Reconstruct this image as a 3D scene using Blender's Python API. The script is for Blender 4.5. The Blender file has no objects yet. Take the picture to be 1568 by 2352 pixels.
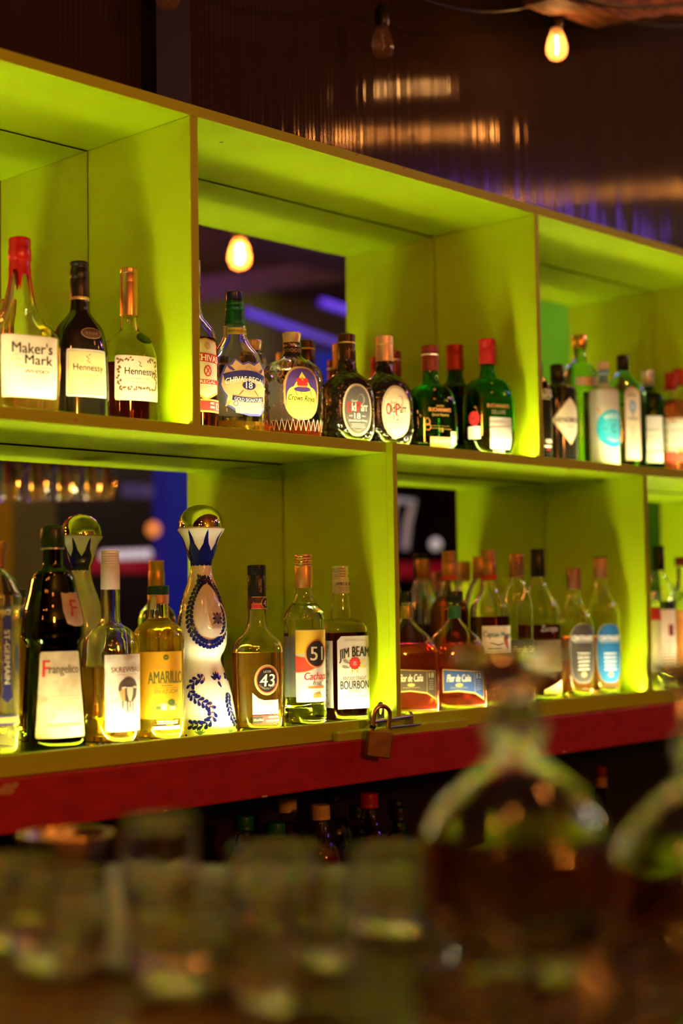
import bpy, bmesh, math, random
from mathutils import Vector, Matrix
random.seed(7)
SC = bpy.context.scene
COL = SC.collection
# ---------------------------------------------------------------- camera
FPX = 3499.29
PITCH, ROLL, YAW = 0.05614, -0.01533, 0.81129
CAM = Vector((-1.36703, -1.57628, -0.2408))
FW = Vector((math.sin(YAW)*math.cos(PITCH), math.cos(YAW)*math.cos(PITCH), math.sin(PITCH)))
RT0 = Vector((math.cos(YAW), -math.sin(YAW), 0))
UP0 = RT0.cross(FW)
RT = math.cos(ROLL)*RT0 + math.sin(ROLL)*UP0
UP = -math.sin(ROLL)*RT0 + math.cos(ROLL)*UP0
cd = bpy.data.cameras.new('camera')
cam = bpy.data.objects.new('camera', cd); COL.objects.link(cam)
M = Matrix((RT, UP, -FW)).transposed().to_4x4(); M.translation = CAM
cam.matrix_world = M
cd.sensor_fit = 'VERTICAL'; cd.sensor_height = 36; cd.lens = FPX/2352*36
cd.clip_start = .05
cd.dof.use_dof = True; cd.dof.focus_distance = 2.22; cd.dof.aperture_fstop = 2.1
SC.camera = cam
# ---------------------------------------------------------------- world, exposure
w = bpy.data.worlds.new('world'); SC.world = w; w.use_nodes = True
bg = w.node_tree.nodes['Background']; bg.inputs[0].default_value = (1, .45, .13, 1); bg.inputs[1].default_value = .012
SC.view_settings.view_transform = 'Standard'; SC.view_settings.look = 'None'
SC.view_settings.gamma = 1; SC.view_settings.use_curve_mapping = False
SC.view_settings.exposure = 0.0
cy = SC.cycles
cy.max_bounces = 18; cy.transmission_bounces = 16; cy.glossy_bounces = 8; cy.diffuse_bounces = 4
cy.transparent_max_bounces = 12
cy.sample_clamp_indirect = 160; cy.sample_clamp_direct = 0; cy.blur_glossy = .6
try: cy.use_denoising = True; cy.denoiser = 'OPENIMAGEDENOISE'
except Exception: pass
LED = 140.0          # strip emission
LEDC = (1, .82, .54)
AMB = (1, .27, .035)
def lamp(name, p, power, col, r=.02):
    l = bpy.data.lights.new(name, 'POINT'); l.energy = power; l.color = col; l.shadow_soft_size = r
    o = bpy.data.objects.new(name, l); o.location = p; COL.objects.link(o); return o
# ---------------------------------------------------------------- structure numbers (metres)
X1R, X2L, X2R, X3, X4, X4R = .0151, .7985, .8113, .3956, 1.1282, 1.1479
ZT, ZTL, ZM, ZML, ZL, ZLL = .4464, .43, 0.0, -.0169, -.4254, -.4517
D = .2297
# ---------------------------------------------------------------- pixel helpers (real distance always given)
def ray(u, v): return FW + RT*((u-784)/FPX) + UP*((1176-v)/FPX)
def atY(u, v, Y):
    d = ray(u, v); return CAM + d*((Y-CAM.y)/d.y)
def atZ(u, v, Z):
    d = ray(u, v); return CAM + d*((Z-CAM.z)/d.z)
def atD(u, v, t): return CAM + ray(u, v)*t
def mir(p, Y=D): return Vector((p.x, 2*Y-p.y, p.z))
def mY(u, v, Yr): return mir(atY(u, v, 2*D-Yr))
# ---------------------------------------------------------------- materials
MATS = {}
def mat(name, col=(.5, .5, .5), rough=.5, metal=0, trans=0, ior=1.45, emit=None, es=0, coat=0, bump=None, spec=.5, sub=0, alpha=1):
    if name in MATS: return MATS[name]
    m = bpy.data.materials.new(name); m.use_nodes = True; nt = m.node_tree
    b = nt.nodes['Principled BSDF']; I = b.inputs
    I['Base Color'].default_value = (*col, 1); I['Roughness'].default_value = rough; I['Metallic'].default_value = metal
    I['Transmission Weight'].default_value = trans; I['IOR'].default_value = ior; I['Coat Weight'].default_value = coat
    I['Specular IOR Level'].default_value = spec; I['Alpha'].default_value = alpha
    if sub: I['Subsurface Weight'].default_value = sub; I['Subsurface Radius'].default_value = (.03, .03, .03); I['Subsurface Scale'].default_value = .3
    if emit: I['Emission Color'].default_value = (*emit, 1); I['Emission Strength'].default_value = es
    if bump:
        kind, scale, strength, dist = bump
        tc = nt.nodes.new('ShaderNodeTexCoord'); bp = nt.nodes.new('ShaderNodeBump')
        bp.inputs['Strength'].default_value = strength; bp.inputs['Distance'].default_value = dist
        if kind == 'noise':
            t = nt.nodes.new('ShaderNodeTexNoise'); t.inputs['Scale'].default_value = scale; t.inputs['Detail'].default_value = 4
            nt.links.new(tc.outputs['Object'], t.inputs['Vector']); out = t.outputs['Fac']
        elif kind == 'voronoi':
            t = nt.nodes.new('ShaderNodeTexVoronoi'); t.inputs['Scale'].default_value = scale
            nt.links.new(tc.outputs['Object'], t.inputs['Vector']); out = t.outputs['Distance']
        elif kind == 'ribs':
            t = nt.nodes.new('ShaderNodeTexWave'); t.bands_direction = 'Z'; t.inputs['Scale'].default_value = scale
            nt.links.new(tc.outputs['Object'], t.inputs['Vector']); out = t.outputs['Fac']
        elif kind == 'facet':
            mp = nt.nodes.new('ShaderNodeMapping'); mp.inputs['Rotation'].default_value = (0, 0, 0)
            nt.links.new(tc.outputs['UV'], mp.inputs['Vector'])
            a = nt.nodes.new('ShaderNodeTexWave'); a.bands_direction = 'DIAGONAL'; a.inputs['Scale'].default_value = scale
            nt.links.new(mp.outputs[0], a.inputs['Vector'])
            mp2 = nt.nodes.new('ShaderNodeMapping'); mp2.inputs['Scale'].default_value = (-1, 1, 1)
            nt.links.new(tc.outputs['UV'], mp2.inputs['Vector'])
            c = nt.nodes.new('ShaderNodeTexWave'); c.bands_direction = 'DIAGONAL'; c.inputs['Scale'].default_value = scale
            nt.links.new(mp2.outputs[0], c.inputs['Vector'])
            mx = nt.nodes.new('ShaderNodeMath'); mx.operation = 'MAXIMUM'
            nt.links.new(a.outputs['Fac'], mx.inputs[0]); nt.links.new(c.outputs['Fac'], mx.inputs[1]); out = mx.outputs[0]
        nt.links.new(out, bp.inputs['Height']); nt.links.new(bp.outputs['Normal'], I['Normal'])
    MATS[name] = m; return m
def mix_noise(name, c1, c2, scale, lo=.45, hi=.6, rough=.55, bumpd=.0006, stretch=(1, 1, 1), spots=None, coat=0):
    """paint / wood: two colours through a noise, optional small dark dents"""
    if name in MATS: return MATS[name]
    m = mat(name, c1, rough, coat=coat); nt = m.node_tree; b = nt.nodes['Principled BSDF']
    tc = nt.nodes.new('ShaderNodeTexCoord'); mp = nt.nodes.new('ShaderNodeMapping'); mp.inputs['Scale'].default_value = stretch
    nt.links.new(tc.outputs['Object'], mp.inputs[0])
    n = nt.nodes.new('ShaderNodeTexNoise'); n.inputs['Scale'].default_value = scale; n.inputs['Detail'].default_value = 5
    nt.links.new(mp.outputs[0], n.inputs['Vector'])
    r = nt.nodes.new('ShaderNodeValToRGB'); r.color_ramp.elements[0].position = lo; r.color_ramp.elements[1].position = hi
    r.color_ramp.elements[0].color = (*c1, 1); r.color_ramp.elements[1].color = (*c2, 1)
    nt.links.new(n.outputs['Fac'], r.inputs[0]); last = r.outputs[0]
    if spots:
        sc, th, scol = spots
        v = nt.nodes.new('ShaderNodeTexVoronoi'); v.inputs['Scale'].default_value = sc
        nt.links.new(tc.outputs['Object'], v.inputs['Vector'])
        r2 = nt.nodes.new('ShaderNodeValToRGB'); r2.color_ramp.elements[0].position = th; r2.color_ramp.elements[1].position = th+.012
        r2.color_ramp.elements[0].color = (1, 1, 1, 1); r2.color_ramp.elements[1].color = (0, 0, 0, 1)
        nt.links.new(v.outputs['Distance'], r2.inputs[0])
        mx = nt.nodes.new('ShaderNodeMix'); mx.data_type = 'RGBA'
        nt.links.new(r2.outputs[0], mx.inputs['Factor']); nt.links.new(last, mx.inputs['A']); mx.inputs['B'].default_value = (*scol, 1)
        last = mx.outputs['Result']
    nt.links.new(last, b.inputs['Base Color'])
    bp = nt.nodes.new('ShaderNodeBump'); bp.inputs['Strength'].default_value = .6; bp.inputs['Distance'].default_value = bumpd
    nt.links.new(n.outputs['Fac'], bp.inputs['Height']); nt.links.new(bp.outputs[0], b.inputs['Normal'])
    return m
GREEN = mix_noise('lime_paint', (.445, .64, .003), (.475, .665, .004), 9, .35, .65, .5, .0005, spots=(7, .035, (.10, .12, .01)))
GREEN.node_tree.nodes['Principled BSDF'].inputs['Specular IOR Level'].default_value = .25
RED = mix_noise('red_paint', (.44, .009, .006), (.34, .007, .005), 60, .4, .65, .6, .0012, (.4, 1, 1), spots=(9, .04, (.05, .01, .01)))
MIRROR = mat('mirror', (.86, .88, .84), 0.0, 1)
DARKWOOD = mix_noise('dark_wood', (.05, .022, .012), (.09, .04, .02), 18, .35, .7, .5, .001, (1, 8, 8))
AMBWOOD = mix_noise('bar_wood', (.17, .125, .022), (.12, .085, .015), 14, .35, .7, .35, .0006, (1, 7, 1))
PLASTER = mix_noise('ochre_plaster', (.36, .44, .07), (.30, .37, .06), 5, .3, .7, .8, .002)
BLACK = mat('black_plastic', (.012, .012, .012), .3)
STEEL = mat('steel', (.55, .52, .47), .32, 1, bump=('noise', 120, .3, .0004))
BRASS = mix_noise('brass_worn', (.30, .19, .09), (.22, .13, .06), 70, .4, .7, .45, .0002); BRASS.node_tree.nodes['Principled BSDF'].inputs['Metallic'].default_value = .8
COPPER = mat('copper_foil', (.80, .42, .20), .28, .9)
GOLD = mat('gold_foil', (.85, .52, .16), .3, .85)
SILVER = mat('silver_foil', (.78, .72, .66), .3, .7)
CREAM = mat('cream_paper', (.68, .60, .46), .6)
WHITE = mat('white_paper', (.72, .70, .66), .6)
INK = mat('black_ink', (.02, .018, .016), .5)
GREY = mat('grey_ink', (.30, .27, .24), .6)
TAN = mat('tan_ink', (.52, .36, .20), .5)
REDI = mat('red_ink', (.62, .03, .03), .5)
NAVY = mat('navy_ink', (.02, .02, .12), .45)
PURP = mat('purple_ink', (.10, .05, .28), .5)
YEL = mat('yellow_ink', (.86, .60, .06), .5)
ORG = mat('orange_ink', (.85, .35, .10), .5)
BLUEI = mat('blue_ink', (.03, .07, .42), .35)
GOLDI = mat('gold_ink', (.62, .42, .10), .4, .3)
WHITEI = mat('white_ink', (.9, .88, .84), .5)
CLEAR = mat('clear_glass', (1, 1, .99), 0, 0, 1, 1.46)
GRNGL = mat('green_glass', (.10, .62, .14), 0, 0, 1, 1.46)
LTGRN = mat('pale_green_glass', (.62, .92, .60), 0, 0, 1, 1.46)
DKGRN = mat('deep_green_glass', (.05, .32, .08), 0, 0, 1, 1.46)
BOMB = mat('sapphire_glass', (.50, .86, .78), 0, 0, 1, 1.46)
DARKGL = mat('dark_glass', (.010, .009, .006), .06, coat=.6)
CRACK = mat('cracked_dark_glass', (.014, .010, .006), .08, coat=.6, bump=('voronoi', 110, .9, .003))
FACETGL = mat('facet_glass', (1, 1, .98), 0, 0, 1, 1.46, bump=('facet', 7, .25, .0008))
WATER = mat('clear_spirit', (1, 1, 1), 0, 0, 1, 1.35)
AMBER = mat('amber_spirit', (1, .52, .06), 0, 0, .90, 1.35)
PALEY = mat('pale_yellow_spirit', (1, .86, .30), 0, 0, .82, 1.35)
YELL = mat('yellow_spirit', (1, .72, .03), 0, 0, .78, 1.35)
REDL = mat('red_amber_spirit', (.80, .10, .03), 0, 0, .85, 1.35)
DREDL = mat('dark_red_spirit', (.34, .03, .012), 0, 0, 1, 1.35)
ORGL = mat('orange_spirit', (.92, .32, .08), 0, 0, .82, 1.35)
COLA = mat('cola', (.05, .012, .004), 0, 0, 1, 1.33)
# ---------------------------------------------------------------- object helpers
def tag(o, label=None, cat=None, group=None, kind=None):
    if label: o['label'] = label
    if cat: o['category'] = cat
    if group: o['group'] = group
    if kind: o['kind'] = kind
    return o
def empty(name, loc, label, cat, group=None, rz=0):
    o = bpy.data.objects.new(name, None); COL.objects.link(o); o.location = loc; o.rotation_euler[2] = rz
    o.empty_display_size = .02
    return tag(o, label, cat, group)
def obj(name, verts, faces, mats, parent=None, mi=None, smooth=False, uvs=None):
    me = bpy.data.meshes.new(name); me.from_pydata([tuple(v) for v in verts], [], faces)
    for m in (mats if isinstance(mats, (list, tuple)) else [mats]): me.materials.append(m)
    if mi: me.polygons.foreach_set('material_index', mi)
    if smooth: me.polygons.foreach_set('use_smooth', [True]*len(me.polygons))
    if uvs:
        l = me.uv_layers.new(name='uv')
        for lp in me.loops: l.data[lp.index].uv = uvs[lp.vertex_index]
    me.update()
    o = bpy.data.objects.new(name, me); COL.objects.link(o)
    if parent: o.parent = parent
    return o
def bmobj(name, bm, m, parent=None, smooth=False):
    me = bpy.data.meshes.new(name); bm.to_mesh(me); bm.free()
    for q in (m if isinstance(m, (list, tuple)) else [m]): me.materials.append(q)
    if smooth: me.polygons.foreach_set('use_smooth', [True]*len(me.polygons))
    o = bpy.data.objects.new(name, me); COL.objects.link(o)
    if parent: o.parent = parent
    return o
def box_bm(bm, x0, x1, y0, y1, z0, z1, bev=0):
    vs = [bm.verts.new((x, y, z)) for x in (x0, x1) for y in (y0, y1) for z in (z0, z1)]
    fs = [(0, 1, 3, 2), (4, 6, 7, 5), (0, 4, 5, 1), (2, 3, 7, 6), (0, 2, 6, 4), (1, 5, 7, 3)]
    fl = [bm.faces.new([vs[i] for i in f]) for f in fs]
    if bev:
        es = list({e for f in fl for e in f.edges})
        bmesh.ops.bevel(bm, geom=es, offset=bev, segments=2, affect='EDGES', profile=.5)
def box(name, x0, x1, y0, y1, z0, z1, m, parent=None, bev=.001):
    bm = bmesh.new(); box_bm(bm, x0, x1, y0, y1, z0, z1, bev); return bmobj(name, bm, m, parent)
def lathe_data(prof, n=40, close_top=True, close_bot=True):
    vs, fs = [], []
    for r, z in prof:
        for i in range(n):
            a = 2*math.pi*i/n; vs.append((r*math.cos(a), r*math.sin(a), z))
    for k in range(len(prof)-1):
        for i in range(n):
            j = (i+1) % n; fs.append((k*n+i, k*n+j, (k+1)*n+j, (k+1)*n+i))
    if close_bot: fs.append(tuple(reversed(range(n))))
    if close_top: fs.append(tuple(range((len(prof)-1)*n, len(prof)*n)))
    return vs, fs
def lathe(name, prof, m, parent=None, n=40, smooth=True, loc=(0, 0, 0), **k):
    vs, fs = lathe_data(prof, n, **k)
    if prof[0][1] > prof[-1][1]: fs = [tuple(reversed(f)) for f in fs]
    o = obj(name, vs, fs, m, parent, smooth=smooth); o.location = loc
    if smooth: shade_angle(o)
    return o
def shade_angle(o, ang=38):
    me = o.data; bm = bmesh.new(); bm.from_mesh(me)
    lim = math.radians(ang)
    for e in bm.edges:
        if len(e.link_faces) == 2 and e.calc_face_angle(0) > lim: e.smooth = False
    bm.to_mesh(me); bm.free()
def tube(name, pts, r, m, parent=None, n=10, closed=False):
    cu = bpy.data.curves.new(name, 'CURVE'); cu.dimensions = '3D'; cu.bevel_depth = r; cu.bevel_resolution = 3; cu.use_fill_caps = True
    sp = cu.splines.new('POLY'); sp.points.add(len(pts)-1)
    for p, q in zip(sp.points, pts): p.co = (*q, 1)
    sp.use_cyclic_u = closed
    t = bpy.data.objects.new('tmp', cu); me = bpy.data.meshes.new_from_object(t); me.name = name
    bpy.data.objects.remove(t); bpy.data.curves.remove(cu)
    me.materials.clear(); me.materials.append(m)
    me.polygons.foreach_set('use_smooth', [True]*len(me.polygons))
    o = bpy.data.objects.new(name, me); COL.objects.link(o)
    if parent: o.parent = parent
    return o
# ---------------------------------------------------------------- profile interpolation (monotone)
def pchip(zs, ys):
    n = len(zs); h = [zs[i+1]-zs[i] for i in range(n-1)]; dl = [(ys[i+1]-ys[i])/h[i] for i in range(n-1)]
    m = [0]*n; m[0] = dl[0]; m[-1] = dl[-1]
    for i in range(1, n-1):
        m[i] = 0 if dl[i-1]*dl[i] <= 0 else 2*dl[i-1]*dl[i]/(dl[i-1]+dl[i])
    def f(z):
        if z <= zs[0]: return ys[0]
        if z >= zs[-1]: return ys[-1]
        i = 0
        while zs[i+1] < z: i += 1
        t = (z-zs[i])/h[i]; t2 = t*t; t3 = t2*t
        return (2*t3-3*t2+1)*ys[i]+(t3-2*t2+t)*h[i]*m[i]+(-2*t3+3*t2)*ys[i+1]+(t3-t2)*h[i]*m[i+1]
    return f
NTH = 72
ALLB = []
class Bottle:
    def __init__(s, name, label, u, Y, z0, prof, k=1, n=2, fc=0, glass=CLEAR, liq=None, wall=.0022, group=None, bot=.007, cat='bottle'):
        """u = axis in the photo, Y = distance of the axis behind the shelf front, prof = (half width, height, shape) traced"""
        vm = sum(p[1] for p in prof)/len(prof)
        for _ in range(3 if z0 > -.6 else 1):      # keep clear of the light strip in front and the mirror behind
            P = atY(u, vm, Y); vd = Vector((CAM.x-P.x, CAM.y-Y, 0)).normalized(); al = math.asin(max(-.98, min(.98, fc)))
            sc = (P-CAM).dot(FW)/FPX; q = n/(n-1); A = max(p[0] for p in prof)*sc/((abs(math.cos(al))**q+abs(k*math.sin(al))**q)**(1/q))
            wa = math.atan2(vd.x, -vd.y)+al; ext = ((A*abs(math.sin(wa)))**q+(A*k*abs(math.cos(wa)))**q)**(1/q)
            if z0 > -.6: Y = min(max(Y, .0200+ext), D-.003-ext)
        P = atY(u, vm, Y); s.x, s.Y, s.z0, s.u = P.x, Y, z0, u; s.ext = (A, A*k)
        ALLB.append((name, label[:40], round(P.x, 3), round(Y, 3), round(A, 3), round(A*k, 3), round(math.degrees(wa)), z0))
        s.sc = (P-CAM).dot(FW)/FPX
        al = math.asin(max(-.98, min(.98, fc))); s.al = al
        vd = Vector((CAM.x-P.x, CAM.y-Y, 0)).normalized(); rr = Vector((-vd.y, vd.x, 0))
        if rr.dot(RT) < 0: rr = -rr
        nrm = vd*math.cos(al)+rr*math.sin(al)
        s.rz = math.atan2(nrm.x, -nrm.y)
        s.root = empty(name, (s.x, Y, z0), label, cat, group, s.rz)
        rows = []
        for p in prof:
            z = s.Z(p[1]); sh = p[2] if len(p) > 2 else 1
            kk = 1+(k-1)*sh; nn = 2+(n-2)*sh; q = nn/(nn-1)
            a = p[0]*s.sc/((abs(math.cos(al))**q+abs(kk*math.sin(al))**q)**(1/q))
            rows.append([z, a, kk, nn])
        rows.sort(key=lambda r: r[0])
        rows[0][0] = 0.0
        rows = [rows[0]]+[r for r in rows[1:] if r[0] > .002]
        zs = [r[0] for r in rows]
        s.fa = pchip(zs, [r[1] for r in rows]); s.fk = pchip(zs, [r[2] for r in rows]); s.fn = pchip(zs, [r[3] for r in rows])
        s.H = zs[-1]; s.wall = wall; s.bot = bot
        NZ = 60
        zl = sorted(set([s.H*i/NZ for i in range(NZ+1)]+zs[1:-1]))
        zo = [0, .0012, .003]+[z for z in zl if z > .0045]
        ins = lambda z: -.0022 if z == 0 else (-.0007 if z == .0012 else 0)
        vs, fs, uv = [], [], []
        def shell(zz, off, flip, dz=lambda z: 0):
            b0 = len(vs)
            for z in zz:
                for i in range(NTH):
                    th = 2*math.pi*i/NTH; vs.append(s.S(th, z, off(z))); uv.append((i/NTH, z*4))
            for a in range(len(zz)-1):
                for i in range(NTH):
                    j = (i+1) % NTH; f = (b0+a*NTH+i, b0+a*NTH+j, b0+(a+1)*NTH+j, b0+(a+1)*NTH+i)
                    fs.append(tuple(reversed(f)) if flip else f)
            lo = tuple(range(b0, b0+NTH)); hi = tuple(range(b0+(len(zz)-1)*NTH, b0+len(zz)*NTH))
            fs.append(lo if flip else tuple(reversed(lo))); fs.append(tuple(reversed(hi)) if flip else hi)
        shell(zo, ins, False)
        if glass not in (DARKGL, CRACK) and wall > 0:
            zi = [bot, bot+.0015]+[z for z in zl if bot+.004 < z < s.H-.004]+[s.H-.002]
            shell(zi, lambda z: -wall-(.002 if z == bot else 0), True)
        s.body = obj('glass_body', vs, fs, glass, s.root, smooth=True, uvs=uv); shade_angle(s.body, 50)
        if liq:
            lm, lv = liq; zt = min(s.Z(lv), s.H-.005)
            vs, fs, uv = [], [], []
            zi = [bot-.0003, bot+.0015]+[z for z in zl if bot+.004 < z < zt-.001]+[zt]
            shell(zi, lambda z: -wall+.0003-(.002 if z < bot else 0), False)
            s.liq = obj('liquid', vs, fs, lm, s.root, smooth=True); shade_angle(s.liq, 50)
    def Z(s, v): return atY(s.u, v, s.Y).z-s.z0
    def S(s, th, z, off=0):
        a = max(s.fa(z)+off, .0008); k = s.fk(z); n = s.fn(z); b = max(s.fa(z)*k+off, .0008)
        c, d = math.cos(th), math.sin(th)
        r = (abs(c/a)**n+abs(d/b)**n)**(-1/n)
        return (r*c, r*d, z)
    def lathe(s, name, rows, m, n=40):
        """rows (half width px, v)"""
        pr = sorted([(r*s.sc, s.Z(v)) for r, v in rows], key=lambda t: t[1])
        keep = sorted([(r, v) for r, v in rows], key=lambda t: -t[1])
        pr = [(r*s.sc, s.Z(v)) for r, v in keep]
        return lathe(name, pr, m, s.root, n)
    def cap(s, hw, v0, v1, m, name='cap', ridges=0, flare=0, bev=1.5, knurl=False):
        rows = [(hw-bev+flare, v0), (hw-bev*.3+flare, v0+bev*.5), (hw+flare, v0+bev*1.4)]
        if ridges:
            a = v0+5; step = (v1-v0-8)*.42/ridges if not knurl else (v1-v0-8)/ridges
            for i in range(ridges):
                rows += [(hw, a+i*step), (hw-1.1, a+i*step+step*.3), (hw-1.1, a+i*step+step*.55), (hw, a+i*step+step*.85)]
        rows += [(hw, v1-1), (hw-.6, v1)]
        return s.lathe(name, rows, m)
    def sleeve(s, name, v0, v1, m, off=.0006, f0=None, f1=None):
        """thin closed shell around the bottle; f0/f1(theta) shift top/bottom edge in px"""
        vs, fs = [], []; K = 18; N = 96
        for k_ in range(K+1):
            for i in range(N):
                th = 2*math.pi*i/N; a = v0+(f0(th) if f0 else 0); b = v1+(f1(th) if f1 else 0)
                vs.append(s.S(th, s.Z(a+(b-a)*k_/K), off))
        for k_ in range(K):
            for i in range(N):
                j = (i+1) % N; fs.append((k_*N+i, (k_+1)*N+i, (k_+1)*N+j, k_*N+j))
        return obj(name, vs, fs, m, s.root, smooth=True)
# ---------------------------------------------------------------- 2D artwork wrapped on a bottle
TXT = {}
def text2d(t, bold=0, shear=0):
    key = (t, bold, shear)
    if key not in TXT:
        cu = bpy.data.curves.new('t', 'FONT'); cu.body = t; cu.offset = bold; cu.shear = shear; cu.resolution_u = 3
        o = bpy.data.objects.new('t', cu); me = bpy.data.meshes.new_from_object(o)
        V = [(v.co.x, v.co.y) for v in me.vertices]; Fc = [tuple(p.vertices) for p in me.polygons]
        bpy.data.objects.remove(o); bpy.data.curves.remove(cu); bpy.data.meshes.remove(me)
        x0 = min(v[0] for v in V); x1 = max(v[0] for v in V); y0 = min(v[1] for v in V); y1 = max(v[1] for v in V)
        TXT[key] = ([((x-x0)/(x1-x0)-.5, (y-y0)/(y1-y0)-.5) for x, y in V], Fc)
    return TXT[key]
class Art:
    """u = arc px to the right of the artwork centre, v = photo px height"""
    def __init__(s, b, vref, dth=0, flat=None):
        s.b = b; s.vref = vref; s.V = []; s.F = []; s.MI = []; s.M = []; s.flat = flat
        if flat is None:
            z = b.Z(vref); N = 720; s.tab = []; L = 0; th0 = -math.pi/2+math.radians(dth)
            pts = []
            prev = Vector(b.S(th0, z)); fw = [(0, th0)]
            for i in range(1, N//2):
                th = th0+i*2*math.pi/N; p = Vector(b.S(th, z)); L += (p-prev).length; prev = p; fw.append((L, th))
            prev = Vector(b.S(th0, z)); L = 0; bw = []
            for i in range(1, N//2):
                th = th0-i*2*math.pi/N; p = Vector(b.S(th, z)); L += (p-prev).length; prev = p; bw.append((-L, th))
            s.tab = list(reversed(bw))+fw
    def th(s, u):
        L = u*s.b.sc; t = s.tab; lo, hi = 0, len(t)-1
        if L <= t[0][0]: return t[0][1]
        if L >= t[-1][0]: return t[-1][1]
        while hi-lo > 1:
            m = (lo+hi)//2
            if t[m][0] <= L: lo = m
            else: hi = m
        q = (L-t[lo][0])/(t[hi][0]-t[lo][0]); return t[lo][1]+(t[hi][1]-t[lo][1])*q
    def mid(s, m):
        if m not in s.M: s.M.append(m)
        return s.M.index(m)
    def put(s, V, F, m, layer):
        b0 = len(s.V); s.V += [(x, y, layer) for x, y in V]; s.F += [tuple(b0+i for i in f) for f in F]; s.MI += [s.mid(m)]*len(F)
    def blob(s, c, out, m, layer=0, rings=None):
        cx, cy_ = c; mx = max(math.hypot(x-cx, y-cy_) for x, y in out)
        if rings is None: rings = max(1, min(16, int(mx/3.5)))
        V = [(cx, cy_)]; F = []; n = len(out)
        for k in range(1, rings+1):
            V += [(cx+(x-cx)*k/rings, cy_+(y-cy_)*k/rings) for x, y in out]
        for i in range(n): F.append((0, 1+(i+1) % n, 1+i))
        for k in range(rings-1):
            for i in range(n):
                j = (i+1) % n; F.append((1+k*n+i, 1+k*n+j, 1+(k+1)*n+j, 1+(k+1)*n+i))
        s.put(V, F, m, layer)
    def rect(s, u0, u1, v0, v1, m, layer=0, r=0, slant=0, trap=0):
        """grid rectangle; trap widens the bottom by that many px each side"""
        nu = max(1, int((u1-u0)/3)); nv = max(1, int((v1-v0)/6)); V = []; F = []
        for j in range(nv+1):
            v = v0+(v1-v0)*j/nv; e = 0
            if r:
                dd = min(v-v0, v1-v)
                if dd < r: e = r-math.sqrt(max(0, r*r-(r-dd)**2))
            w = trap*j/nv
            for i in range(nu+1):
                u = (u0-w+e)+(u1-u0+2*w-2*e)*i/nu; V.append((u, v+slant*(u-(u0+u1)/2)))
        if r:   # finer rows at the corners
            V = []; rows = [v0+r*(1-math.cos(t*math.pi/10)) for t in range(6)]; rows += [v0+r+(v1-v0-2*r)*j/nv for j in range(1, nv)]
            rows += [v1-r*(1-math.cos(t*math.pi/10)) for t in range(5, -1, -1)]
            for v in rows:
                dd = max(0, min(v-v0, v1-v)); e = r-math.sqrt(max(0, r*r-(r-dd)**2)) if dd < r else 0
                w = trap*(v-v0)/(v1-v0)
                for i in range(nu+1):
                    u = (u0-w+e)+(u1-u0+2*w-2*e)*i/nu; V.append((u, v+slant*(u-(u0+u1)/2)))
            nv = len(rows)-1
        for j in range(nv):
            for i in range(nu):
                a = j*(nu+1)+i; F.append((a, a+nu+1, a+nu+2, a+1))
        s.put(V, F, m, layer)
    def ell(s, cu, cv, ru, rv, m, layer=1, n=28, pw=2, rot=0):
        e = 2/pw; o = []
        for i in range(n):
            t = 2*math.pi*i/n; c, d = math.cos(t), math.sin(t)
            x = ru*math.copysign(abs(c)**e, c); y = rv*math.copysign(abs(d)**e, d)
            o.append((cu+x*math.cos(rot)-y*math.sin(rot), cv+x*math.sin(rot)+y*math.cos(rot)))
        s.blob((cu, cv), o, m, layer)
    def poly(s, pts, m, layer=1, c=None):
        if c is None: c = (sum(p[0] for p in pts)/len(pts), sum(p[1] for p in pts)/len(pts))
        o = []
        for i, p in enumerate(pts):
            q = pts[(i+1) % len(pts)]; n = max(1, int(math.hypot(q[0]-p[0], q[1]-p[1])/4))
            o += [(p[0]+(q[0]-p[0])*t/n, p[1]+(q[1]-p[1])*t/n) for t in range(n)]
        s.blob(c, o, m, layer)
    def star(s, cu, cv, r0, r1, n, m, layer=1):
        s.poly([(cu+(r1 if i % 2 == 0 else r0)*math.cos(math.pi*i/n), cv+(r1 if i % 2 == 0 else r0)*math.sin(math.pi*i/n)) for i in range(2*n)], m, layer, (cu, cv))
    def line(s, pts, w, m, layer=1):
        V = []; F = []
        q = []
        for i in range(len(pts)-1):
            a, b = pts[i], pts[i+1]; n = max(1, int(math.hypot(b[0]-a[0], b[1]-a[1])/5))
            q += [(a[0]+(b[0]-a[0])*t/n, a[1]+(b[1]-a[1])*t/n) for t in range(n)]
        q.append(pts[-1])
        for i, p in enumerate(q):
            a = q[max(0, i-1)]; b = q[min(len(q)-1, i+1)]; dx, dy = b[0]-a[0], b[1]-a[1]; L = math.hypot(dx, dy) or 1
            nx, ny = -dy/L*w/2, dx/L*w/2; V += [(p[0]+nx, p[1]+ny), (p[0]-nx, p[1]-ny)]
        for i in range(len(q)-1): F.append((2*i, 2*i+2, 2*i+3, 2*i+1))
        s.put(V, F, m, layer)
    def ring(s, cu, cv, ru, rv, w, m, layer=1, a0=0, a1=360, n=32):
        s.line([(cu+ru*math.cos(math.radians(a0+(a1-a0)*i/n)), cv+rv*math.sin(math.radians(a0+(a1-a0)*i/n))) for i in range(n+1)], w, m, layer)
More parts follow.
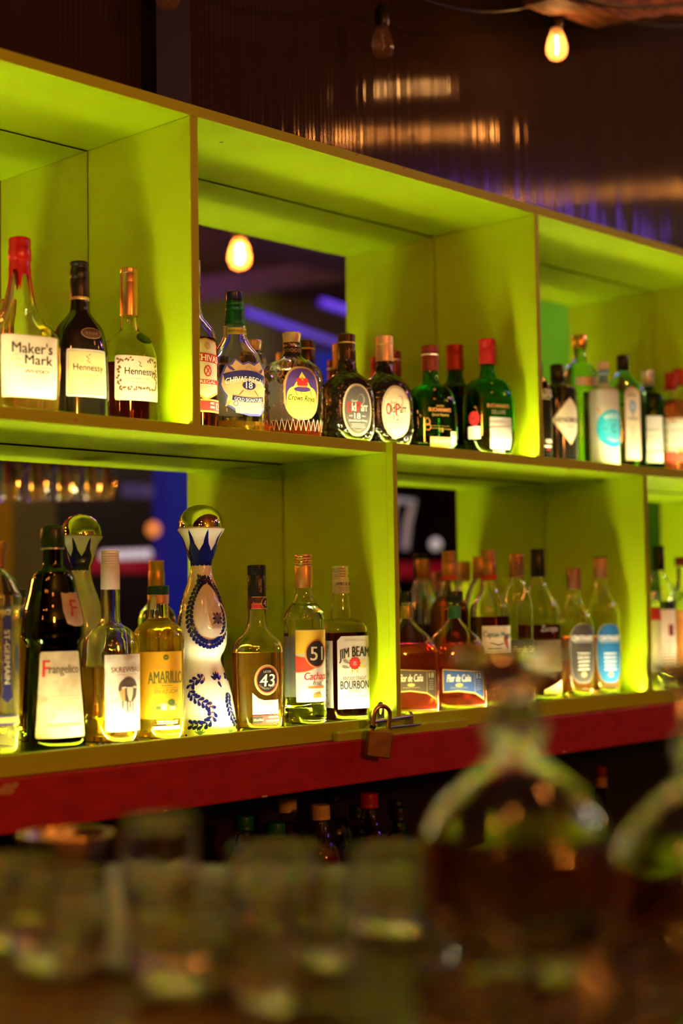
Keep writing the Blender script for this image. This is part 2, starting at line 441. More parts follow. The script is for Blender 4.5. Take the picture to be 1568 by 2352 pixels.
    def text(s, t, cu, cv, w, h, m, layer=2, bold=0, shear=0, bend=0, rot=0, circ=None, slant=0):
        if bold:
            d = bold*h*1.1
            for e in (-d, d): s.text(t, cu+e*math.cos(rot), cv+e*math.sin(rot), w, h, m, layer, 0, shear, bend, rot, circ, slant)
        V, F = text2d(t, 0, shear); o = []
        for x, y in V:
            X, Y = x*w, -y*h
            if circ:   # text on a circle arc, circ = radius (+ over the top, - under)
                a = X/abs(circ)
                X, Y = ((circ-Y)*math.sin(a), circ-(circ-Y)*math.cos(a)) if circ > 0 else ((-circ+Y)*math.sin(a), (-circ+Y)*math.cos(a)+circ)
            Y += bend*(2*x)**2+slant*X
            if rot: X, Y = X*math.cos(rot)-Y*math.sin(rot), X*math.sin(rot)+Y*math.cos(rot)
            o.append((cu+X, cv+Y))
        s.put(o, F, m, layer)
    def lines(s, cu, v0, w, n, dv, m=GREY, layer=1, th=.7, gap=0):
        rnd = random.Random(int(v0*7+w))
        for i in range(n):
            ww = w*(.75+.25*rnd.random()); v = v0+i*dv; u = cu-ww/2
            while u < cu+ww/2-1:   # little dashes: print too small to read
                l = 2+rnd.random()*4; s.rect(u, min(u+l, cu+ww/2), v-th/2, v+th/2, m, layer); u += l+1.1
    def leaf(s, cu, cv, L, W, rot, m, layer=1):
        o = []
        for i in range(14):
            t = 2*math.pi*i/14; x = math.cos(t)*.5*L; wv = W*.5*math.sin(t)*(1-.55*math.cos(t))
            o.append((cu+x*math.cos(rot)-wv*math.sin(rot), cv+x*math.sin(rot)+wv*math.cos(rot)))
        s.blob((cu, cv), o, m, layer, 2)
    def build(s, name='label', base=.0003, step=.00016):
        b = s.b; co = []
        for u, v, l in s.V: co.append(b.S(s.th(u), b.Z(v), base+step*l))
        return obj(name, co, s.F, s.M, b.root, s.MI, smooth=False)
# ================================================================ THE ROOM
FLOOR, CEIL = -1.45, 1.5
def struct(o): o['kind'] = 'structure'; return o
FLOORM = mix_noise('floor_boards', (.07, .04, .02), (.04, .02, .01), 12, .3, .7, .4, .001, (1, 9, 1))
CEILM = mix_noise('ceiling_paint', (.22, .16, .20), (.17, .12, .16), 5, .3, .7, .7, .001)
DARKP = mix_noise('dark_panelling', (.035, .018, .012), (.02, .01, .008), 16, .3, .7, .4, .001, (8, 1, 1))
struct(box('floor', -3, 7, -4.2, .36, FLOOR-.05, FLOOR, FLOORM))
struct(box('ceiling', -3, 7, -4.2, .36, CEIL, CEIL+.05, CEILM))
struct(box('wall_back', -3, 7, .31, .36, FLOOR, CEIL, DARKP))
struct(box('wall_front', -3, 7, -4.25, -4.2, .52, CEIL, PLASTER))
struct(box('trim_1', -3, 7, -4.24, -4.16, FLOOR, .52, DARKP))
struct(box('wall_left', -3.05, -3, -4.2, .36, FLOOR, CEIL, DARKP))
struct(box('wall_right', 7, 7.05, -4.2, .36, FLOOR, CEIL, PLASTER))
# fluted polycarbonate sheets on the wall above the shelf
POLY = mat('bronze_polycarbonate', (.036, .022, .014), .09, spec=.45)
def fluted(name, x0, x1, label):
    P = .0095; vs, fs = [], []; n = int((x1-x0)/P*8); rw = random.Random(5); am = [.00026*(.55+.75*rw.random()) for _ in range(int((x1-x0)/P)+2)]
    for i in range(n+1):
        x = x0+(x1-x0)*i/n; y = .262-am[int((x-x0)/P)]*math.cos(2*math.pi*(x-x0)/P)
        vs += [(x, y, .30), (x, y, CEIL-.001)]
    for i in range(n): fs.append((2*i, 2*i+2, 2*i+3, 2*i+1))
    b = len(vs); vs += [(x0, .274, .30), (x1, .274, .30), (x1, .274, CEIL-.001), (x0, .274, CEIL-.001)]; fs.append((b, b+3, b+2, b+1))
    o = obj(name, vs, fs, POLY, smooth=True); tag(o, label, 'wall panel')
pL, pR = atY(345, 150, .24).x, atY(424, 150, .24).x
fluted('fluted_panel', -.95, pL+.02, 'dark bronze fluted plastic wall sheet left of the black post')
fluted('fluted_panel', pR-.02, 3.0, 'dark bronze fluted plastic wall sheet right of the black post, catching orange bulb reflections')
post = box('wall_post', pL, pR, .225, .262, .448, CEIL-.002, mat('dark_post', (.012, .007, .006), .5))
tag(post, 'dark narrow upright post on the wall above the shelf, between the two fluted sheets', 'post')
box_ = box('screw_head', pR-.006, pR-.002, .2235, .2248, .50, .504, STEEL, post, 0)

# ================================================================ THE SHELF
shelf = empty('bar_shelf', (.6, .1, ZLL), 'long lime green box shelf with mirror backs standing on the red beam behind the bar', 'shelf')
SO = Vector((.6, .1, ZLL))
def sbox(name, x0, x1, y0, y1, z0, z1, m=GREEN, bev=.0012, label=None):
    o = box(name, x0-SO.x, x1-SO.x, y0-SO.y, y1-SO.y, z0-SO.z, z1-SO.z, m, shelf, bev)
    if label: o['label'] = label
    return o
XL, XR = -.82, 2.5
UPX = [-.80, 0, X2L, atY(1500, 667, D).x, 2.35]; LOX = [-.40, X3, X4, 1.93]
REC = .009
def board(name, zlo, zhi, lip=True):
    bm = bmesh.new()
    if lip:
        box_bm(bm, XL-SO.x, XR-SO.x, .011-SO.y, D+.02-SO.y, zlo-SO.z, zhi-REC-SO.z, .0006)
        box_bm(bm, XL-SO.x, XR-SO.x, 0-SO.y, .0112-SO.y, zlo-SO.z, zhi-SO.z, .0012)
    else: box_bm(bm, XL-SO.x, XR-SO.x, 0-SO.y, D+.02-SO.y, zlo-SO.z, zhi-SO.z, .0012)
    return bmobj(name, bm, GREEN, shelf)
board('top_board', ZTL, ZT, False); board('middle_board', ZML, ZM); board('bottom_board', ZLL, ZL)
for x in UPX: sbox('divider', x, x+(.0151 if x < .5 else .0128), 0.0002, D+.018, ZM-REC, ZTL)
for x in LOX: sbox('divider', x, x+.016, 0.0002, D+.018, ZL-REC, ZML)
gap = .0028
def mirror(x0, x1, z0, z1):
    sbox('mirror_back', x0+gap, x1-gap, D, D+.004, z0+gap, z1-gap, MIRROR, 0)
sbox('back_panel', XL, XR, D+.0045, D+.020, ZLL, ZT, BLACK, 0)
for a, b in zip(UPX[:-1], UPX[1:]): mirror(a+.0151, b, ZM-REC, ZTL)
for a, b in zip(LOX[:-1], LOX[1:]): mirror(a+.016, b, ZL-REC, ZML)
LEDM = mat('led_strip', (1, 1, 1), .5, emit=LEDC, es=LED); LEDM2 = mat('led_strip_lower', (1, 1, 1), .5, emit=LEDC, es=LED*1.18)
for a, b in zip(UPX[:-1], UPX[1:]): sbox('led_strip', a+.018, b-.003, .0125, .0175, ZM-REC, ZM-REC+.0035, LEDM, 0); sbox('added_led_guard', a+.017, b-.002, .0182, .0190, ZM-REC, ZM-REC+.0052, SILVER, 0)  # added guard cuts the strip's low light and hides its mirror image
for a, b in zip(LOX[:-1], LOX[1:]): sbox('led_strip', a+.019, b-.003, .0125, .0175, ZL-REC, ZL-REC+.0035, LEDM2, 0); sbox('added_led_guard', a+.018, b-.002, .0182, .0190, ZL-REC, ZL-REC+.0052, SILVER, 0)
sbox('upright_batten', X3, X3+.0105, -.0135, .0001, ZL, ZM, GREEN, .0008)
# a ledge strip, the bolt and the beam underneath
zb0 = atY(500, 1848, -.014).z
beam = sbox('beam', XL-.1, XR+.1, -.014, .05, zb0, ZLL-.0003, RED, .003, label='dark red painted timber beam with chipped edges')
pa, pb = atY(770, 1700, -.008), atY(1072, 1655, -.008)
sbox('ledge_strip', pa.x, pb.x, -.012, 0.0002, ZLL-.004, atY(900, 1667, -.006).z, GREEN, .003)
CHIP = mat('bare_plaster', (.50, .30, .13), .8)
for cu, cv, r in ((14, 1815, .011), (25, 1806, .008), (608, 1830, .004), (380, 1861, .003), (1296, 1727, .004), (875, 1735, .002)):
    p = atY(cu, cv, -.0142); vs = [(p.x-SO.x, p.y-.0003-SO.y, p.z-SO.z)]; n = 11
    rg = random.Random(cu)
    for i in range(n):
        q = r*(.6+.6*rg.random()); vs.append((p.x+q*1.5*math.cos(6.283*i/n)-SO.x, p.y-.0002-SO.y, max(zb0+.0005, p.z+q*.6*math.sin(6.283*i/n))-SO.z))
    obj('paint_chip', vs, [(0, 1+i, 1+(i+1) % n) for i in range(n)], CHIP, shelf)
# chips on the middle and top boards' front edges
for cu, cv, Y in ((175, 966, 0), (1308, 1076, 0), (1374, 1081, 0), (820, 355, 0), (928, 387, 0)):
    p = atY(cu, cv, -.0004); o = box('paint_chip', p.x-.003-SO.x, p.x+.003-SO.x, -.0006-SO.y, .0002-SO.y, p.z-.0018-SO.z, p.z+.0022-SO.z, CHIP, shelf, .0003)
# barrel bolt
def P_(u, v, Y=-.006): p = atY(u, v, Y); return p
bolt = empty('barrel_bolt', (P_(900, 1650).x, 0, ZL), 'steel barrel bolt screwed across the shelf edge below the narrow batten', 'bolt')
BO = bolt.location
def rel(p, o=None): o = o or BO; return (p[0]-o[0], p[1]-o[1], p[2]-o[2])
b0 = P_(848, 1660, -.016); b1 = P_(944, 1645, -.016)
tube('bolt_rod', [rel((b0.x, -.016, b0.z)), rel((b1.x, -.016, b1.z))], .0035, STEEL, bolt)
def plate(name, uc, vt, vb, hw, Y, th, hole=False, ang=0, parent=bolt):
    """upright lug with a rounded head, standing across the rod"""
    c = P_(uc, vb, Y); zt = P_(uc, vt, Y).z; h = zt-c.z; r = hw; pts = []
    for i in range(13):
        a = math.pi*i/12; pts.append((r*math.cos(a), h-r+r*math.sin(a)))
    pts += [(-r, 0), (r, 0)]
    bm = bmesh.new(); n = len(pts)
    fr = [bm.verts.new((x, -th/2, z)) for x, z in pts]; bk = [bm.verts.new((x, th/2, z)) for x, z in pts]
    if hole:
        m_ = 12; hf = []; hb = []
        for i in range(m_):
            a = 2*math.pi*i/m_; q = (r*.42*math.cos(a), h-r*1.25+r*.62*math.sin(a)); hf.append(bm.verts.new((q[0], -th/2, q[1]))); hb.append(bm.verts.new((q[0], th/2, q[1])))
        fe = [bm.edges.new((fr[i], fr[(i+1) % n])) for i in range(n)]+[bm.edges.new((hf[i], hf[(i+1) % m_])) for i in range(m_)]
        bmesh.ops.triangle_fill(bm, use_beauty=True, edges=fe)
        be = [bm.edges.new((bk[i], bk[(i+1) % n])) for i in range(n)]+[bm.edges.new((hb[i], hb[(i+1) % m_])) for i in range(m_)]
        bmesh.ops.triangle_fill(bm, use_beauty=True, edges=be)
        for i in range(m_): bm.faces.new((hf[i], hf[(i+1) % m_], hb[(i+1) % m_], hb[i]))
    else: bm.faces.new(fr); bm.faces.new(list(reversed(bk)))
    for i in range(n): bm.faces.new((fr[i], bk[i], bk[(i+1) % n], fr[(i+1) % n]))
    bmesh.ops.recalc_face_normals(bm, faces=bm.faces)
    o = bmobj(name, bm, STEEL, parent); o.location = rel((c.x, Y, c.z)); o.rotation_euler[2] = ang
    return o
plate('hasp_lug', 874, 1612, 1668, .0105, -.012, .002, True, math.radians(12))
plate('bolt_lug', 853, 1632, 1676, .0085, -.024, .002, False, math.radians(35))
plate('bolt_guide', 940, 1634, 1662, .0075, -.012, .006, False, math.radians(70))
bb0, bb1 = P_(882, 1670, -.003), P_(948, 1660, -.003)
ob = box('base_plate', bb0.x-BO.x, bb1.x-BO.x, -.020-BO.y, -.002-BO.y, bb0.z-.001-BO.z, bb0.z+.0015-BO.z, STEEL, bolt, .0004)
# padlock hanging from the bolt
pc = atY(869, 1706, -.034); LK = empty('padlock', (pc.x, -.034, pc.z), 'worn brass padlock hanging open from the bolt in front of the red beam', 'padlock', rz=math.radians(-24))
T9 = math.radians(9)
o = box('lock_body', -.0195, .0195, -.0075, .0075, -.0215, .0165, BRASS, LK, .0018); o.rotation_euler[1] = T9
sp_ = [(.0128, 0, .024)]+[(.0128*math.cos(math.pi*i/14), 0, .042+.0128*math.sin(math.pi*i/14)) for i in range(15)]+[(-.0128, 0, .012)]
sh = tube('shackle', sp_, .0034, mat('brass_shackle', (.75, .45, .25), .2, .95), LK); sh.rotation_euler[1] = T9
sp2 = lathe('shackle_collar', [(.0046, 0), (.0048, .001), (.0048, .004), (.0044, .005)], BLACK, LK, 16, loc=(-.0128*math.cos(T9)+.020*math.sin(T9), 0, .020*math.cos(T9)+.0128*math.sin(T9))); sp2.rotation_euler[1] = T9

# under-shelf counter and dark back
tag(box('back_counter', XL-.1, XR+.1, .0, .30, -.93, -.885, DARKWOOD), 'dark wooden counter under the red beam, carrying the soft drink bottles', 'counter')
tag(box('counter_cabinet', XL-.05, XR+.05, .02, .30, FLOOR+.001, -.931, DARKP), 'dark cabinet front under the back counter', 'cabinet')

# ================================================================ BULBS
FIL = mat('filament', (1, .6, .2), .5, emit=(1, .34, .06), es=900)
FILM = mat('mild_filament', (1, .6, .2), .5, emit=(1, .45, .12), es=420)
ENV = mat('bulb_glass', (1, .62, .35), .05, trans=0, emit=(1, .36, .06), es=.5, alpha=.2, coat=.5)
ENVO = mat('unlit_bulb_glass', (.35, .22, .15), .04, alpha=.28, coat=1)
ENVF = mat('fill_bulb_glass', (1, .7, .4), .5, emit=(1, .27, .04), es=88)
def bulb(p, label, lit=1, scale=1, group=None, cord=False):
    r = empty('string_bulb', p, label, 'light bulb', group)
    pr = [(.010, .034), (.0115, .028), (.016, .016), (.0205, 0), (.0215, -.008), (.020, -.018), (.015, -.026), (.008, -.030), (.002, -.031)]
    pr = [(a*scale, b*scale) for a, b in pr]
    lathe('bulb_envelope', list(reversed(pr)), ENVF if lit == 3 else ENV if lit else ENVO, r, 28)
    lathe('socket', [(a*scale, b*scale) for a, b in [(.011, .031), (.0135, .036), (.0135, .062), (.009, .070), (.003, .074)]], BLACK, r, 20)
    if cord: tube('cord', [(0, 0, .073*scale), (0, 0, CEIL-p[2]-.001)], .0022, BLACK, r)
    if lit != 3: tube('filament', [(-.0015*scale, 0, -.016*scale), (.003*scale, .001, -.004*scale), (-.001*scale, 0, .010*scale), (.001*scale, 0, .016*scale)], (.0036 if lit == 1 else .0018)*scale, (FIL if lit == 1 else FILM) if lit else STEEL, r)
    return r
B0 = atD(1278, 103, 2.93); bulb(B0, 'lit filament bulb hanging above the right end of the shelf', 2)
bulb(atD(878, 98, 2.62), 'unlit filament bulb hanging above the middle of the shelf', 0, .92)
bulb(atD(385, -18, 2.25), 'unlit filament bulb cut by the top edge above the post', 0, .9)
BM = mir(atD(550, 583, 4.6)); bulb(BM, 'bright glowing bulb seen in the mirror above the whisky bottles', 1, 1.5, None, True)
for u, v, d_ in ((975, 306, 3.75), (1262, 440, 6.0), (1420, 445, 5.2)):
    p = atD(u, v, d_); p.y = 2*.262-p.y
    bulb(p, 'lit string bulb out in the room, mirrored only in the fluted wall sheet', 1, 1, 'string bulbs over the bar', True)
for p in ((-.9, -1.15, .28), (-.55, -.75, .34), (-.35, -1.25, .30), (-1.15, -1.0, .30), (-1.6, -1.3, .20), (2.3, -1.3, .95)):  # unseen bulbs added for amber fill and orange glints
    bulb(Vector(p), 'unseen lit bulb added near the bar for amber fill and glints', 3, 1, 'added fill bulbs', True)
# cable of the string
pts = []
xs = [-.9, atD(385, -18, 2.25).x, atD(878, 98, 2.62).x, B0.x, 1.7]
zs_ = [1.05, atD(385, -18, 2.25).z+.08, atD(878, 98, 2.62).z+.082, B0.z+.09, 1.05]
pts = []
for i in range(4):
    for t in range(8):
        q = t/8; pts.append((xs[i]+(xs[i+1]-xs[i])*q, .10, zs_[i]+(zs_[i+1]-zs_[i])*q-.03*math.sin(math.pi*q)))
tag(tube('bulb_cable', pts, .0025, BLACK), 'black cable carrying the string bulbs above the shelf', 'cable')
# rough timber at the top right
bm = bmesh.new(); edge = [(1285, -6), (1330, 12), (1385, 24), (1430, 42), (1452, 47), (1480, 38), (1500, 40), (1530, 32), (1575, 34), (1650, 30), (1800, 0)]
f0, f1, k0, k1 = [], [], [], []
for u, v in edge:
    p = atY(u, v, .0); q = Vector((p.x, 0, p.z))
    f0.append(bm.verts.new(q)); f1.append(bm.verts.new((q.x, -.01, 1.2))); k0.append(bm.verts.new((q.x+.01, .09, q.z+.012))); k1.append(bm.verts.new((q.x, .09, 1.2)))
for i in range(len(edge)-1):
    bm.faces.new((f0[i], f0[i+1], f1[i+1], f1[i])); bm.faces.new((f0[i+1], f0[i], k0[i], k0[i+1])); bm.faces.new((k0[i+1], k0[i], k1[i], k1[i+1])); bm.faces.new((f1[i], f1[i+1], k1[i+1], k1[i]))
bm.faces.new((f0[0], f1[0], k1[0], k0[0])); bm.faces.new((f0[-1], k0[-1], k1[-1], f1[-1]))
tb = bmobj('rough_timber', bm, mix_noise('rough_timber', (.26, .11, .05), (.10, .04, .02), 20, .4, .6, .7, .004, (1, 5, 5)))
tag(tb, 'rough edged brown timber hanging into the top right corner', 'timber')
pts = [tuple(atY(u, v, -.012)) for u, v in ((1330, -4), (1400, 10), (1470, 17), (1530, 14), (1600, 8))]
tag(tube('black_wire', pts, .0028, BLACK), 'black wire running along the rough timber', 'wire')
g0, g1 = mY(1225, 700, -2.6), mY(1700, 700, -2.6)
tag(box('green_partition', g0.x, g1.x, -2.64, -2.6, FLOOR+.001, mY(1260, 640, -2.6).z, mix_noise('deep_green_paint', (.16, .50, .01), (.13, .42, .01), 4, .3, .7, .7, .001)), 'deep green partition wall mirrored at the far right of both shelves', 'partition')
lamp('added_fill_light_4', (5.2, -1.6, 1.2), 26, (1, .85, .45), .10)  # unseen light added to brighten the green partition
lamp('added_fill_light_1', (-.5, -3.8, .45), 95, AMB, .10)  # unseen light added to reach the caps under the beam
lamp('added_fill_light_2', (1.4, -2.9, 1.2), 4, AMB, .10)  # unseen amber fill added for the room
lamp('added_fill_light_3', (2.6, -3.4, 1.3), 14, AMB, .10)  # unseen amber fill added for the mirrored wall

# ================================================================ THE ROOM BEHIND THE BAR (seen in the mirrors)
NEON = mat('violet_neon', (.2, .1, .6), .4, emit=(.14, .06, 1.0), es=.16)
NEON2 = mat('violet_ceiling_neon', (.2, .1, .6), .4, emit=(.30, .10, 1.0), es=44)
WLED = mat('white_lamp', (1, 1, 1), .4, emit=(.85, .78, .85), es=.5)
def beam3(name, a, b, w_, h_, m, label, cat, group=None):
    d_ = b-a; L = d_.length; o = box(name, 0, L, -w_/2, w_/2, -h_/2, h_/2, m, None, .003)
    o.matrix_world = Matrix.Translation(a) @ d_.to_track_quat('X', 'Z').to_matrix().to_4x4()
    return tag(o, label, cat, group)
beam3('neon_tube', mY(560, 716, -3.2), mY(790, 796, -3.2), .03, .035, NEON, 'violet glowing tube slanting across the mirror behind the whisky bottles', 'neon tube')
beam3('neon_tube', mY(735, 694, -3.0), mY(900, 748, -3.0), .03, .04, NEON, 'shorter violet glowing tube near the mirror right edge', 'neon tube')
beam3('ceiling_beam', mY(440, 668, -3.6), mY(900, 600, -3.6), .10, .12, mix_noise('red_brown_beam', (.20, .07, .03), (.12, .04, .02), 10, .3, .7), 'red brown ceiling beam mirrored below the glowing bulb', 'beam')
beam3('neon_tube', Vector((2.9, -2.5, 1.47)), Vector((4.3, -2.7, 1.47)), .03, .03, NEON2, 'violet strip lighting the ceiling in the mirror', 'neon tube')
a = mY(722, 872, -3.9); tag(box('wall_screen', a.x-.0, a.x+.36, a.y, a.y+.03, a.z-.12, a.z+.16, mat('blue_screen', (.02, .02, .1), .3, emit=(.06, .08, 1), es=.22)), 'small blue glowing screen in the mirror beside the round-shouldered bottle', 'screen')
a = mY(735, 825, -3.6); 
a0, a1 = mY(28, 1200, -3.0), mY(128, 1200, -3.0)
tag(box('room_pillar', a0.x, a1.x, -3.15, -3.0, FLOOR+.001, CEIL-.001, PLASTER), 'ochre pillar mirrored behind the bottles on the lower left', 'pillar')
a0, a1 = mY(385, 1200, -3.2), mY(440, 1200, -3.2)
tag(box('room_pillar', a0.x, a1.x, -3.3, -3.2, FLOOR+.001, CEIL-.001, mat('pillar_blue_light_glow', (.01, .01, .10), .5, emit=(.003, .006, .13), es=1)), 'pillar in deep blue light, put in as a glow, mirrored left of the green divider', 'pillar')  # blue light on the pillar put in as emission
aw0, aw1 = mY(200, 1297, -3.3), mY(352, 1297, -3.3)
aw = box('red_awning', aw0.x, aw1.x, -3.34, -3.28, aw0.z-.035, aw0.z+.035, mat('red_cloth_glow', (.35, .01, .01), .7, emit=(.25, .005, .01), es=.6)); tag(aw, 'red awning band below the white lamps in the mirror', 'awning')  # lit look of the cloth put in as emission
for i in range(7):
    p = mY(240+i*16.5, 1276-i*.6, -3.2); o = lathe('globe_lamp', [(.004, -.024), (.016, -.017), (.0225, 0), (.016, .017), (.004, .024)], WLED, None, 20, loc=p)
    tag(o, 'small white globe lamp in the row above the red awning, mirrored', 'lamp', 'row of white globe lamps')
p = mY(352, 1216, -3.0); o = lathe('wall_lamp', [(.006, -.034), (.025, -.022), (.033, 0), (.025, .022), (.006, .034)], mat('orange_lamp', (1, .4, .1), .4, emit=(1, .30, .06), es=.8), None, 20, loc=p)
tag(o, 'single round orange lamp mirrored beside the blue pillar', 'lamp')
a0, a1 = mY(285, 1125, -3.4), mY(360, 1125, -3.4)
tag(box('sign_board', a0.x, a1.x, -3.42, -3.4, a0.z-.03, a0.z+.03, mat('dim_violet_board_glow', (.05, .04, .08), .5, emit=(.05, .03, .08), es=1)), 'dim violet board mirrored high behind the tall ceramic bottle', 'sign')  # violet glow put into the board as emission
a0, a1 = mY(0, 1300, -3.4), mY(22, 1300, -3.4)
tag(box('wall_curtain', a0.x-.6, a1.x, -3.6, -3.56, FLOOR+.2, .5, mat('red_curtain', (.35, .02, .01), .8)), 'dull red curtain mirrored at the far lower left', 'curtain')
# white chair back seen in the lower right mirror
ch = empty('white_chair', mY(935, 1400, -2.4), 'white metal chair mirrored behind the rum decanters', 'chair')
c0 = ch.location; pp = [mY(905, 1150, -2.4), mY(948, 1152, -2.4), mY(936, 1205, -2.4), mY(930, 1262, -2.4)]
tube('back_rail', [tuple(p-c0) for p in pp], .016, mat('white_enamel_glow', (.8, .78, .8), .4, emit=(.2, .18, .2), es=.6), ch)  # brightness of the white rail put in as emission
tube('leg', [tuple(pp[0]-c0), tuple(pp[0]-c0+Vector((.05, -.1, -.8)))], .012, MATS['white_enamel_glow'], ch)
p = mY(1000, 1250, -3.0); o = lathe('globe_lamp', [(.006, -.03), (.022, -.02), (.030, 0), (.022, .02), (.006, .03)], mat('dim_lamp', (1, 1, 1), .4, emit=(.5, .42, .36), es=1), None, 20, loc=p)
tag(o, 'dim pale globe lamp mirrored behind the rum bottles', 'lamp')
a0 = mY(950, 1305, -3.4); tag(box('red_awning', a0.x-.3, a0.x+.6, -3.44, -3.4, a0.z-.05, a0.z+.03, MATS['red_cloth_glow']), 'dull red band mirrored low behind the rum bottles', 'awning')
# wine glasses hanging over the bar
WG = mat('wine_glass', (1, 1, 1), 0, 0, 1, 1.46)
def wine_glass(p, first=[]):
    lb, gp = 'wine glass hanging upside down from the rack, mirrored at the lower left', 'hanging wine glasses'
    if not first:
        r = empty('wine_glass', p, lb, 'wine glass', gp); first.append(r)
        lathe('foot', [(.004, -.008), (.033, -.002), (.033, 0), (.003, .0005)], WG, r, 24)
        lathe('stem', [(.0035, -.095), (.003, -.05), (.004, -.0075)], WG, r, 12)
        lathe('bowl', [(.030, -.20), (.036, -.17), (.038, -.145), (.030, -.115), (.010, -.096), (.002, -.0945)], WG, r, 28, close_bot=False)
        return r
    s = first[0]; r = s.copy(); COL.objects.link(r); r.location = p
    for c in s.children:
        k = c.copy(); COL.objects.link(k); k.parent = r
    return r
for i in range(8):
    p = mY(8+i*32, 1120, -.95-.16*(i % 2)); p.z += .17; wine_glass(p)
a0, a1 = mY(0, 1060, -1.0), mY(245, 1060, -1.0)
rk = empty('glass_rack', ((a0.x+a1.x)/2, -1.0, a0.z+.10), 'rack holding the upturned wine glasses, mirrored above the lower left bottles', 'rack')
for k in range(4): box('rail', (a0.x-a1.x)/2-.1, (a1.x-a0.x)/2+.1, -.13+k*.08, -.115+k*.08, .075, .085, DARKWOOD, rk)
for sx in (-1, 1): box('hanger', sx*(a1.x-a0.x)/2, sx*(a1.x-a0.x)/2+.01, -.02, -.01, .08, CEIL-rk.location.z-.001, DARKWOOD, rk)
# ================================================================ BOTTLES
YF, YB = .078, .162      # front row and second row axes behind the shelf front
YL = .072
ZMs, ZLs = ZM-REC+.0005, ZL-REC+.0005
PLAIN = dict(k=1, n=2)
# ---- upper left bay
b = Bottle('spirit_bottle', 'square whisky bottle with red wax neck and cream label at far left of upper shelf', 46, .082, ZMs,
    [(23, 550, 0), (23, 600, 0), (26, 640, 0), (33, 680, .1), (42, 715, .3), (58, 742, .7), (80, 765, 1), (90, 785, 1), (90, 850, 1), (86, 930, 1), (82, 947, 1)], k=.95, n=4.2, fc=.40, glass=CLEAR, liq=(AMBER, 800))
WAX = mat('red_wax', (.50, .010, .012), .25, coat=.4)
b.lathe('cap', [(20, 546), (25, 549), (26, 556), (25, 568), (25.5, 570), (26.5, 574), (27, 598), (26, 600)], WAX)
def drip(th):
    f = lambda c, w_: math.exp(-(((th-c+math.pi) % (2*math.pi)-math.pi)/w_)**2)
    return 14*f(-1.4, .6)+46*f(-1.95, .13)+70*f(-.95, .16)+55*f(-2.9, .2)+60*f(.2, .2)+40*f(1.4, .25)
b.sleeve('wax_drips', 596, 622, WAX, .0012, None, drip)
a = Art(b, 850); a.rect(-76, 60, 783, 921, CREAM, 0)
for i in range(22): a.ell(-73+i*6, 783, 3.4, 1.6, CREAM, 0, 8); a.ell(-73+i*6, 921, 3.4, 1.8, CREAM, 0, 8)
a.text("Maker's", -3, 811, 96, 25, INK, bold=.012, bend=-1); a.text("Mark", 12, 837, 66, 22, INK, bold=.012)
a.ring(-37, 838, 14, 13, 1, TAN); a.text("S", -41, 833, 6, 9, TAN); a.text("IV", -32, 839, 9, 7, TAN); a.line([(-50, 838), (-24, 838)], .7, TAN)
a.lines(2, 853, 92, 1, 5, TAN, th=2.2); a.text("WHISKY", 8, 863.5, 62, 9, INK, bold=.015)
a.lines(2, 875, 60, 1, 6, TAN, th=2.5); a.lines(0, 883, 96, 2, 6, GREY, th=1.5); a.lines(2, 897, 50, 1, 5, TAN, th=2)
a.build()
a = Art(b, 850, dth=-90); a.rect(-30, 30, 790, 915, CREAM, 0); a.lines(0, 796, 50, 16, 7, INK, th=2); a.build('side_label')

b = Bottle('spirit_bottle', 'dark cognac bottle with black neck foil and pale gold label beside the red wax bottle', 183, .078, ZMs,
    [(19, 607, 0), (20, 690, 0), (21.5, 706, 0), (23, 716, .1), (33, 731, .6), (50, 752, 1), (58, 772, 1), (63, 805, 1), (66, 870, 1), (67, 945, 1)], k=.62, n=2.5, fc=.42, glass=DARKGL)
b.lathe('cap', [(18, 602), (21, 604), (21.5, 609), (20, 611), (20, 620), (21.5, 623), (21.5, 640), (20.5, 642)], BLACK)
b.lathe('neck_foil', [(20.8, 642), (21.5, 645), (22, 684), (21.4, 686)], mat('black_foil', (.03, .02, .018), .3, .4)); b.lathe('gold_ring', [(21.9, 684.5), (22.4, 685), (22.4, 690), (21.9, 690.5)], GOLDI)
a = Art(b, 860); a.rect(-50, 50, 808, 917, WHITE, 0, r=4); a.rect(-46, 46, 812, 912, mat('gold_edge', (.50, .36, .20), .5), 1, r=3); a.rect(-44.5, 44.5, 813.5, 910.5, mat('pale_gold_paper', (.80, .64, .32), .5), 2, r=3)
a.text("Hennessy", 2, 852, 72, 20, INK, 4, bold=.004); a.text("V S O P", 2, 868, 50, 8, GOLDI, 4); a.text("Privilege", 4, 878, 28, 7, GREY, 4, shear=.3); a.lines(4, 886, 26, 1, 4, TAN, 4, th=2)
a.line([(-4, 823), (3, 829), (-2, 835), (6, 838)], 1.6, INK, 4); a.line([(2, 822), (8, 818)], 1.4, INK, 4); a.lines(2, 841, 26, 1, 4, TAN, 4); a.lines(0, 897, 80, 1, 4, TAN, 4)
a.build()
a = Art(b, 775); a.ell(12, 770, 26, 13, mat('bronze_seal', (.14, .07, .035), .4, .4), 0, 24, 2); a.ring(12, 770, 25, 12, 1.5, TAN, 1); a.text("V S O P", 12, 770, 30, 7, TAN, 1); a.build('neck_seal', .0008)

